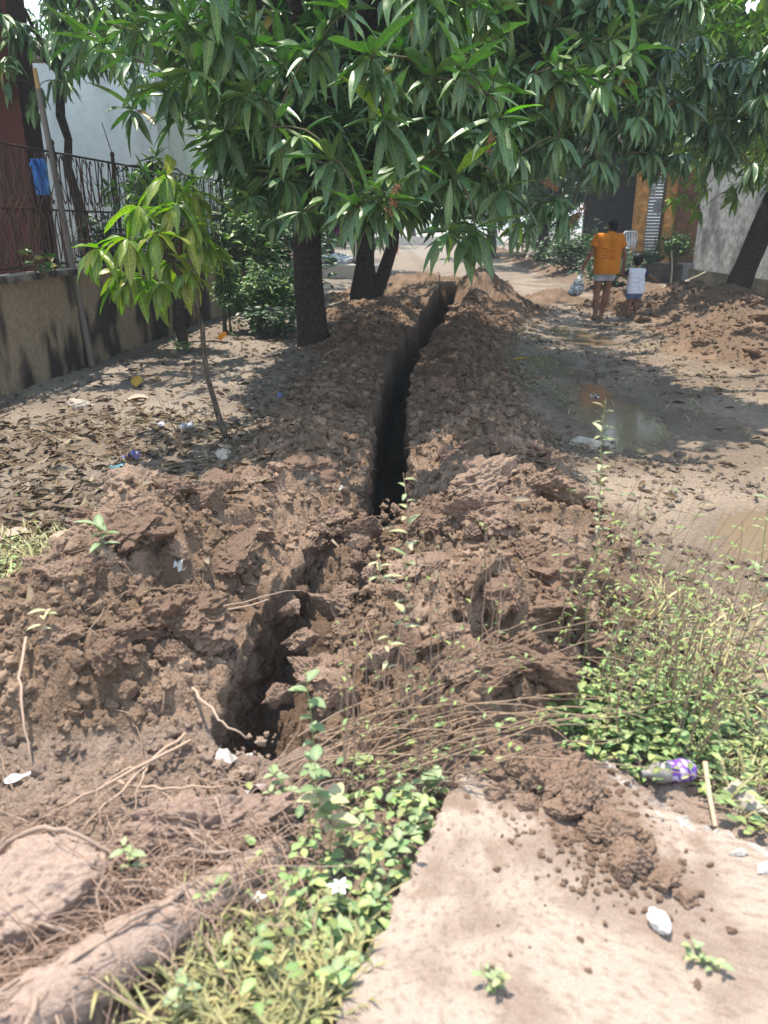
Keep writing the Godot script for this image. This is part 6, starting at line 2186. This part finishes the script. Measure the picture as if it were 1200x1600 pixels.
func build_sapling() -> void:
	var at := Vector3(-1.21, gh(-1.21, 5.8), -5.8)
	var o := thing("sapling", "young mango sapling with a curved bare stem and bright drooping yellow-green leaves", "sapling", at)
	var inv := Transform3D(Basis.IDENTITY, -at)
	var mb := MB.new()
	mb.tube(PackedVector3Array([Vector3(-1.18, -0.05, -5.8), Vector3(-1.24, 0.2, -5.8), Vector3(-1.30, 0.48, -5.8), Vector3(-1.315, 0.68, -5.8), Vector3(-1.31, 0.86, -5.8), Vector3(-1.34, 0.98, -5.78), Vector3(-1.37, 1.04, -5.77)]), PackedFloat32Array([0.028, 0.024, 0.02, 0.0185, 0.018, 0.016, 0.013]), 10, 0.15, n_lump)
	part("trunk", mb.done(), bark_pale, o, inv)
	var tips := [Vector3(-1.45, 1.86, -5.70), Vector3(-1.60, 1.66, -5.50), Vector3(-1.36, 1.68, -5.55), Vector3(-1.88, 1.40, -5.40), Vector3(-1.64, 1.46, -5.30), Vector3(-1.47, 1.50, -5.40), Vector3(-1.18, 1.42, -5.60), Vector3(-1.80, 1.24, -5.65), Vector3(-1.32, 1.76, -5.95), Vector3(-1.55, 1.30, -5.85), Vector3(-1.25, 1.54, -5.5), Vector3(-1.72, 1.22, -5.45), Vector3(-1.52, 1.18, -5.5), Vector3(-1.3, 1.25, -5.5)]
	var fork := Vector3(-1.36, 1.03, -5.775)
	var mid := Vector3(-1.45, 1.30, -5.65)
	mb = MB.new()
	mb.tube(curve_points(fork, mid, Vector3(0.02, 0, 0), 4), taper(0.013, 0.010, 4), 7)
	mb.tube(curve_points(fork, Vector3(-1.42, 0.99, -5.76), Vector3.ZERO, 2), taper(0.012, 0.011, 2), 7)
	part("branch", mb.done(), bark_pale, o, inv)
	var tex: Texture2D = leaf_mats[0].albedo_texture
	var ms := []
	for c in [Color(0.44, 0.60, 0.13), Color(0.52, 0.66, 0.15), Color(0.62, 0.70, 0.17), Color(0.34, 0.52, 0.12), Color(0.68, 0.68, 0.15)]:
		ms.append(leaf_mat(c.linear_to_srgb(), 0.36, Color(0.75, 1.0, 0.2), tex))
	var big := [leaf_mesh(8, 0.155, 0.42, 0.4, 0.05, 0.25), leaf_mesh(8, 0.14, 0.3, 0.5, -0.06, 0.3), leaf_mesh(8, 0.16, 0.5, 0.3, 0.0, 0.2)]
	var tfs := []
	for t: Vector3 in tips:
		mb = MB.new()
		var from := mid if t.y > 1.35 else fork
		tfs = []
		mb.tube(curve_points(from, t, Vector3.UP * 0.05, 5, 0.008), taper(0.008, 0.004, 5), 6)
		var br := part("branch", mb.done(), bark_pale, o, inv)
		whorl(tfs, t, ((t - Vector3(-1.45, 1.1, -5.75)) * Vector3(1, 0.6, 1)).normalized(), 13, 0.265, 1.0)
		for lt: Transform3D in tfs:
			part("leaf", big[rng.randi() % 3], ms[rng.randi() % 5], br, lt)


# a bush: upright stems carrying many small leaves
func bush(called: String, label: String, group: String, at: Vector3, size: Vector3, stems: int, leaves: int, l: float, tints: Array, mesh: Mesh, spike := 0.0) -> void:
	var o := thing(called, label, "shrub", at, 0.0, group)
	var mb := MB.new()
	var tfs := []
	var cols := []
	for s in stems:
		var a := TAU * s / stems + rng.randf_range(-0.4, 0.4)
		var r := sqrt(rng.randf())
		var end := Vector3(cos(a) * size.x * r, size.y * rng.randf_range(0.6, 1.0) * (1.0 - 0.35 * r), sin(a) * size.z * r)
		var pts := curve_points(Vector3(cos(a), 0, sin(a)) * 0.06, end, Vector3.UP * 0.08 * size.y, 8, 0.02 * size.y)
		mb.tube(pts, taper(0.008 + 0.006 * size.y, 0.004, 8), 5)
		for k in leaves / stems:
			var t := lerpf(0.2, 1.0, sqrt(rng.randf()))
			var f := t * 8.0
			var q := pts[mini(int(f), 7)].lerp(pts[mini(int(f) + 1, 8)], f - int(f))
			var wide := (1.0 - spike) * 0.28 * size.x + spike * 0.06 * (1.2 - t)
			q += Vector3(rng.randfn(0, wide), rng.randfn(0, wide * 0.7), rng.randfn(0, wide))
			if q.y < 0.03: q.y = 0.03 + rng.randf() * 0.1
			var an := rng.randf() * TAU
			tfs.append(leaf_tf(q, Vector3(cos(an), rng.randf_range(-0.4, 0.5), sin(an)).normalized(), Vector3(0.2, 1, 0.2), l * rng.randf_range(0.7, 1.3)))
			var c: Color = tints[rng.randi() % tints.size()]
			var b := rng.randf_range(0.75, 1.25)
			cols.append(Color(c.r * b, c.g * b, c.b * b))
	part("stems", mb.done(), twig_mat, o).set_meta("kind", "stuff")
	scatter("foliage", mesh, leaf_cloud_mat, tfs, cols, o)


func build_shrubs() -> void:
	var oval := leaf_mesh(4, 0.24, 0.15, 0.4)
	var lance := leaf_mesh(5, 0.15, 0.25, 0.45)
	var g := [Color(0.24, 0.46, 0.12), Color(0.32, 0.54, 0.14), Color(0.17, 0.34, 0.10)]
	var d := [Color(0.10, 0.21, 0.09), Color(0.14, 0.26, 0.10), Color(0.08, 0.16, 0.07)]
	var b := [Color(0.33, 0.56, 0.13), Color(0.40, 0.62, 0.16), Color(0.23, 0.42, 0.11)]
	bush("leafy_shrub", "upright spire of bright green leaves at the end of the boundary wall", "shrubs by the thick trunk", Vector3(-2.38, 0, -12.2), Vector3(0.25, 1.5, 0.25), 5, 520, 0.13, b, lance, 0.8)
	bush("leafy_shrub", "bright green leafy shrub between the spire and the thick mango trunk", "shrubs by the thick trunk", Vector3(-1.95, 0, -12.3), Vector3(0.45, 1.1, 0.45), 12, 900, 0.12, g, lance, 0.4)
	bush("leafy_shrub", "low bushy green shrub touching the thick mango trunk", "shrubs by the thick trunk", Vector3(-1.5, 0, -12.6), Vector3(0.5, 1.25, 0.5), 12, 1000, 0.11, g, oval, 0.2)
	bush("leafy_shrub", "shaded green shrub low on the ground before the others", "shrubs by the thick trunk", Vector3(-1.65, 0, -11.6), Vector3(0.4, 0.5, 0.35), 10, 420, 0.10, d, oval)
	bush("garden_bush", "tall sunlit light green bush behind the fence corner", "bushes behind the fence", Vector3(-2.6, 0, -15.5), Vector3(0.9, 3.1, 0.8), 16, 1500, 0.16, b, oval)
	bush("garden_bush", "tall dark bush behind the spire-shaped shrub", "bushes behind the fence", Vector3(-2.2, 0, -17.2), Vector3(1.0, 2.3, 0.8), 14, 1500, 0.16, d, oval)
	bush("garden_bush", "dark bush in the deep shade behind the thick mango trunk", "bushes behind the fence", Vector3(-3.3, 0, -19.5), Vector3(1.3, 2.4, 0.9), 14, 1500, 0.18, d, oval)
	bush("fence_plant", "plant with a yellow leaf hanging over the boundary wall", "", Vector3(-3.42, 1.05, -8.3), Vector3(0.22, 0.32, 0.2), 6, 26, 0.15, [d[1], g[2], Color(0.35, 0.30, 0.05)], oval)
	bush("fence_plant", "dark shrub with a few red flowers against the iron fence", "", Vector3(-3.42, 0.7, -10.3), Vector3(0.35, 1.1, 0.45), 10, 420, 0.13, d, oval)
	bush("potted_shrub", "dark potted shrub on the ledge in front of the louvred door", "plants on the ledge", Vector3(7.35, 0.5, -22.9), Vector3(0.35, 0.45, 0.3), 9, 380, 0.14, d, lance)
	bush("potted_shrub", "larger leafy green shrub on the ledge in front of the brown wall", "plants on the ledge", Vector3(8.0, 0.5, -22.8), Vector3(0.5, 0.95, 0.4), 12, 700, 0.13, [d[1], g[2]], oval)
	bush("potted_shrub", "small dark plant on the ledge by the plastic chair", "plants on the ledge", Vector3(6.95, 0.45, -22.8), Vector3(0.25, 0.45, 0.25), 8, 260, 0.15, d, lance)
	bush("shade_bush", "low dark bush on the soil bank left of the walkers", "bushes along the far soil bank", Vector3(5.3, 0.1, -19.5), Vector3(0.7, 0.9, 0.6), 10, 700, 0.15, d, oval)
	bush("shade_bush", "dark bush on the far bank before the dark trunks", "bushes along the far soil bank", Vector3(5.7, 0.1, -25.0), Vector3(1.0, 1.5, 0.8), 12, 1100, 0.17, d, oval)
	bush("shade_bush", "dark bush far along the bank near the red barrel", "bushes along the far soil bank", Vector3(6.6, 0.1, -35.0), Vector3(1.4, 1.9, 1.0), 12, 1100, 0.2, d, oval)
	bush("wall_weed", "little weed sprouting at the foot of the boundary wall", "", on_ground(-2.62, 10.3), Vector3(0.12, 0.2, 0.12), 5, 40, 0.08, g, oval)


func build_far_trees(dark: Array, lime: Array) -> void:
	# [x, z, trunk height, crown radius, crown height, tips, tints, leaf, label]
	var list := [
		[-3.2, -21.5, 2.2, 3.4, 2.6, 420, dark, "dark tree standing behind the bushes beyond the iron fence"],
		[-1.9, -28.0, 1.5, 2.8, 2.6, 260, dark, "dark tree on the yard side of the lane beyond the forked mango tree"],
		[5.9, -31.0, 2.2, 3.4, 2.8, 320, dark, "dark-trunked tree on the soil bank behind the walkers, nearer one"],
		[5.0, -39.0, 2.0, 3.6, 3.0, 300, dark, "dark-trunked tree on the soil bank behind the walkers, farther one"],
		[8.6, -30.0, 3.2, 3.6, 3.0, 300, dark, "dark tree rising behind the orange house"],
		[11.2, -18.0, 3.0, 3.4, 3.0, 340, lime, "sunlit yellow-green tree behind the grey compound wall"],
		[-6.8, -24.0, 3.0, 4.0, 3.4, 300, dark, "tall tree behind the pale green-grey house wall"],
		[-4.8, -38.0, 2.2, 4.2, 3.4, 260, dark, "broad dark tree far down the yard side of the lane"],
		[9.6, -46.0, 2.4, 4.4, 3.6, 240, dark, "tree far down the lane beyond the dark-trunked trees"],
		[-3.0, -58.0, 2.2, 4.6, 3.8, 240, lime, "sunlit light green tree at the far end of the lane, nearest the purple cloth"],
		[2.6, -74.0, 1.6, 5.0, 4.4, 260, lime, "sunlit light green tree closing the far end of the lane"],
		[9.0, -68.0, 2.0, 5.0, 4.2, 240, lime, "sunlit tree at the far end of the lane behind the red barrel"],
		[-9.0, -66.0, 2.0, 5.6, 4.4, 240, dark, "far tree at the end of the yards"]]
	var leaf := leaf_mesh(3, 0.22, 0.2, 0.4)
	for t in list:
		var base := Vector3(t[0], 0, t[1])
		var o := thing("lane_tree", t[7], "tree", base, 0.0, "trees farther down the lane")
		var mb := MB.new()
		var h: float = t[2]
		var top := Vector3(rng.randf_range(-0.2, 0.2), h, 0)
		mb.tube(PackedVector3Array([Vector3(0, -0.2, 0), Vector3(0.05, h * 0.35, 0), Vector3(-0.03, h * 0.7, 0.0), top]), PackedFloat32Array([0.3, 0.22, 0.19, 0.17]), 10, 0.2, n_lump)
		part("trunk", mb.done(), bark, o)
		var ce := Vector3(0, h + float(t[4]) * 0.62, 0)
		for k in 7:
			mb = MB.new()
			var a := TAU * k / 7.0 + rng.randf_range(-0.3, 0.3)
			var end := ce + Vector3(cos(a) * t[3] * 0.75, rng.randf_range(-0.2, 0.6) * t[4], sin(a) * t[3] * 0.75)
			mb.tube(curve_points(top - Vector3.UP * 0.1, end, Vector3.UP * 0.35, 6, 0.08), taper(0.11, 0.03, 6), 6, 0.2, n_lump)
			part("limb", mb.done(), bark, o)
		var tfs := []
		var cols := []
		var nz := noise(0.5, FastNoiseLite.TYPE_SIMPLEX, 2, int(base.x * 31.0 - base.z))
		var far: float = 1.0 if base.z > -26.0 else 1.9
		var tries := 0
		var n := 0
		while n < int(t[5]) and tries < 9000:
			tries += 1
			var d := Vector3(rng.randf_range(-1, 1), rng.randf_range(-1, 1), rng.randf_range(-1, 1))
			if d.length() > 1.0 or d.length() < 0.1: continue
			d = d.normalized()
			var q := ce + d * Vector3(t[3], t[4], t[3]) * (lerpf(0.5, 1.0, sqrt(rng.randf())) * (0.85 + 0.45 * nz.get_noise_3d(d.x * 5.0, d.y * 5.0, d.z * 5.0)))
			if q.y < h * 0.72 + 0.3 * nz.get_noise_2d(q.x * 3.0, q.z * 3.0): continue
			if nz.get_noise_3d(q.x * 1.5, q.y * 1.5, q.z * 1.5) < -0.38: continue
			n += 1
			var before := tfs.size()
			whorl(tfs, q, (d * Vector3(1, 0.5, 1) + Vector3.UP * 0.25).normalized(), 11, 0.25 * far, 0.7)
			for k in tfs.size() - before:
				var c: Color = t[6][rng.randi() % t[6].size()]
				var b := rng.randf_range(0.8, 1.2)
				cols.append(Color(c.r * b, c.g * b, c.b * b))
		scatter("foliage", leaf, leaf_cloud_mat, tfs, cols, o)


func build_distance() -> void:
	# things seen small between the trunks, far down the lane
	var mb := MB.new()
	mb.tube(PackedVector3Array([Vector3(0, 0, 0), Vector3(0, 0.02, 0), Vector3(0, 0.3, 0), Vector3(0, 0.6, 0), Vector3(0, 0.85, 0), Vector3(0, 0.87, 0)]), PackedFloat32Array([0.26, 0.27, 0.29, 0.29, 0.275, 0.26]), 20)
	var red := mat(lin(0.55, 0.045, 0.025), 0.45)
	var b := thing("plastic_barrel", "red plastic barrel standing far down the lane by the soil bank", "barrel", Vector3(5.2, 0.05, -42))
	part("barrel", mb.done(), red, b)
	mb = MB.new()
	for y in [0.28, 0.58]:
		mb.tube(PackedVector3Array([Vector3(0, y - 0.02, 0), Vector3(0, y, 0), Vector3(0, y + 0.02, 0)]), PackedFloat32Array([0.29, 0.305, 0.29]), 20)
	part("hoop", mb.done(), red, b)
	var b2 := b.duplicate()
	b2.name = numbered("plastic_barrel")
	add_child(b2)
	b2.position = Vector3(0.55, 0.05, -46)
	b2.scale = Vector3.ONE * 0.9
	tag(b2, "red plastic barrel on the yard side, seen behind the forked mango tree", "barrel")
	# cloth on a line
	var pole := mat(lin(0.2, 0.17, 0.14), 0.9)
	var line := thing("washing_line", "washing line between two grey posts behind the thick trunk", "washing line", Vector3(-1.9, 0, -29.0))
	for x in [-0.9, 0.85]:
		mb = MB.new()
		mb.tube(PackedVector3Array([Vector3(x, -0.1, 0), Vector3(x + 0.03, 1.7, 0)]), taper(0.05, 0.04, 1), 8)
		part("post", mb.done(), pole, line)
	mb = MB.new()
	mb.tube(curve_points(Vector3(-0.87, 1.6, 0), Vector3(0.88, 1.6, 0), Vector3.DOWN * 0.06, 6), taper(0.006, 0.006, 6), 5)
	part("cord", mb.done(), pole, line)
	for q in [[-1.72, 0.34, 0.75, Color(0.36, 0.04, 0.25), "magenta cloth hanging on the washing line"], [-2.15, 0.30, 0.6, Color(0.62, 0.58, 0.56), "whitish cloth hanging beside the magenta one"], [-2.6, 0.25, 0.55, Color(0.35, 0.55, 0.66), "pale blue cloth on the line, nearest the yard shrubs"]]:
		mb = MB.new()
		for y in 9:
			for x in 11:
				mb.vert(Vector3((x / 10.0 - 0.5) * q[1], -q[2] * y / 8.0, 0.03 * sin(x * 1.7 + y * 0.3)), Vector3.BACK, Vector2.ZERO)
		mb.grid(9, 11, 0)
		mb.smooth()
		var o := part("hanging_cloth", mb.done(), mat((q[3] as Color).linear_to_srgb(), 0.9, 0.2), self, Transform3D(Basis.IDENTITY, Vector3(q[0], 1.55, -29.0)))
		tag(o, q[4], "cloth")
	# sacks on a low platform
	var pl := thing("low_platform", "low pale concrete platform holding old sacks beyond the forked mango tree", "platform", Vector3(-1.35, 0, -25.5))
	mb = MB.new()
	mb.box(Vector3(0, 0.2, 0), Vector3(2.4, 0.4, 1.4), Basis.IDENTITY, 0.02)
	part("slab", mb.done(), mat(lin(0.4, 0.36, 0.31), 0.9), pl)
	var sk := 0
	for q in [[-1.9, 0.30, Color(0.55, 0.56, 0.57), "whitish stuffed sack on the low platform, nearest the thick trunk"], [-1.35, 0.34, Color(0.48, 0.49, 0.52), "larger grey-white stuffed sack in the middle of the low platform"], [-0.75, 0.26, Color(0.05, 0.05, 0.055), "black stuffed sack on the low platform, nearest the forked tree"], [-1.6, 0.2, Color(0.04, 0.04, 0.045), "small black sack lying before the whitish ones"]]:
		var o := part("sack", lump(4, 190 + sk, Vector3(1.15, 0.6, 0.8) * q[1], 0.3, 0.18), mat((q[2] as Color).linear_to_srgb(), 0.6, 0.4), self, Transform3D(Basis(Vector3.UP, sk * 0.7), Vector3(q[0], 0.5, -25.4 + (0.45 if sk == 3 else 0.0))))
		tag(o, q[3], "sack")
		sk += 1
	# a pale wall and low kerb at the end of the lane
	var w := thing("far_wall", "pale sunlit wall closing the far end of the lane", "wall", Vector3(2, 0, -64))
	part("wall", slab_wall(Vector3(-8, -0.1, -64), Vector3(9, -0.1, -64), 0.75, 0.25, stained(Color(0.62, 0.57, 0.5), Color(0.45, 0.4, 0.34), 401, 0, 0.5), 0.01, 0.3), earth(Color(1, 1, 1), 0.9, 0.2, 0.8, noise_tex(0.02, 4, Color(0.8, 0.8, 0.8), Color(1, 1, 1), 256, 402), null), w, Transform3D(Basis.IDENTITY, -w.position))
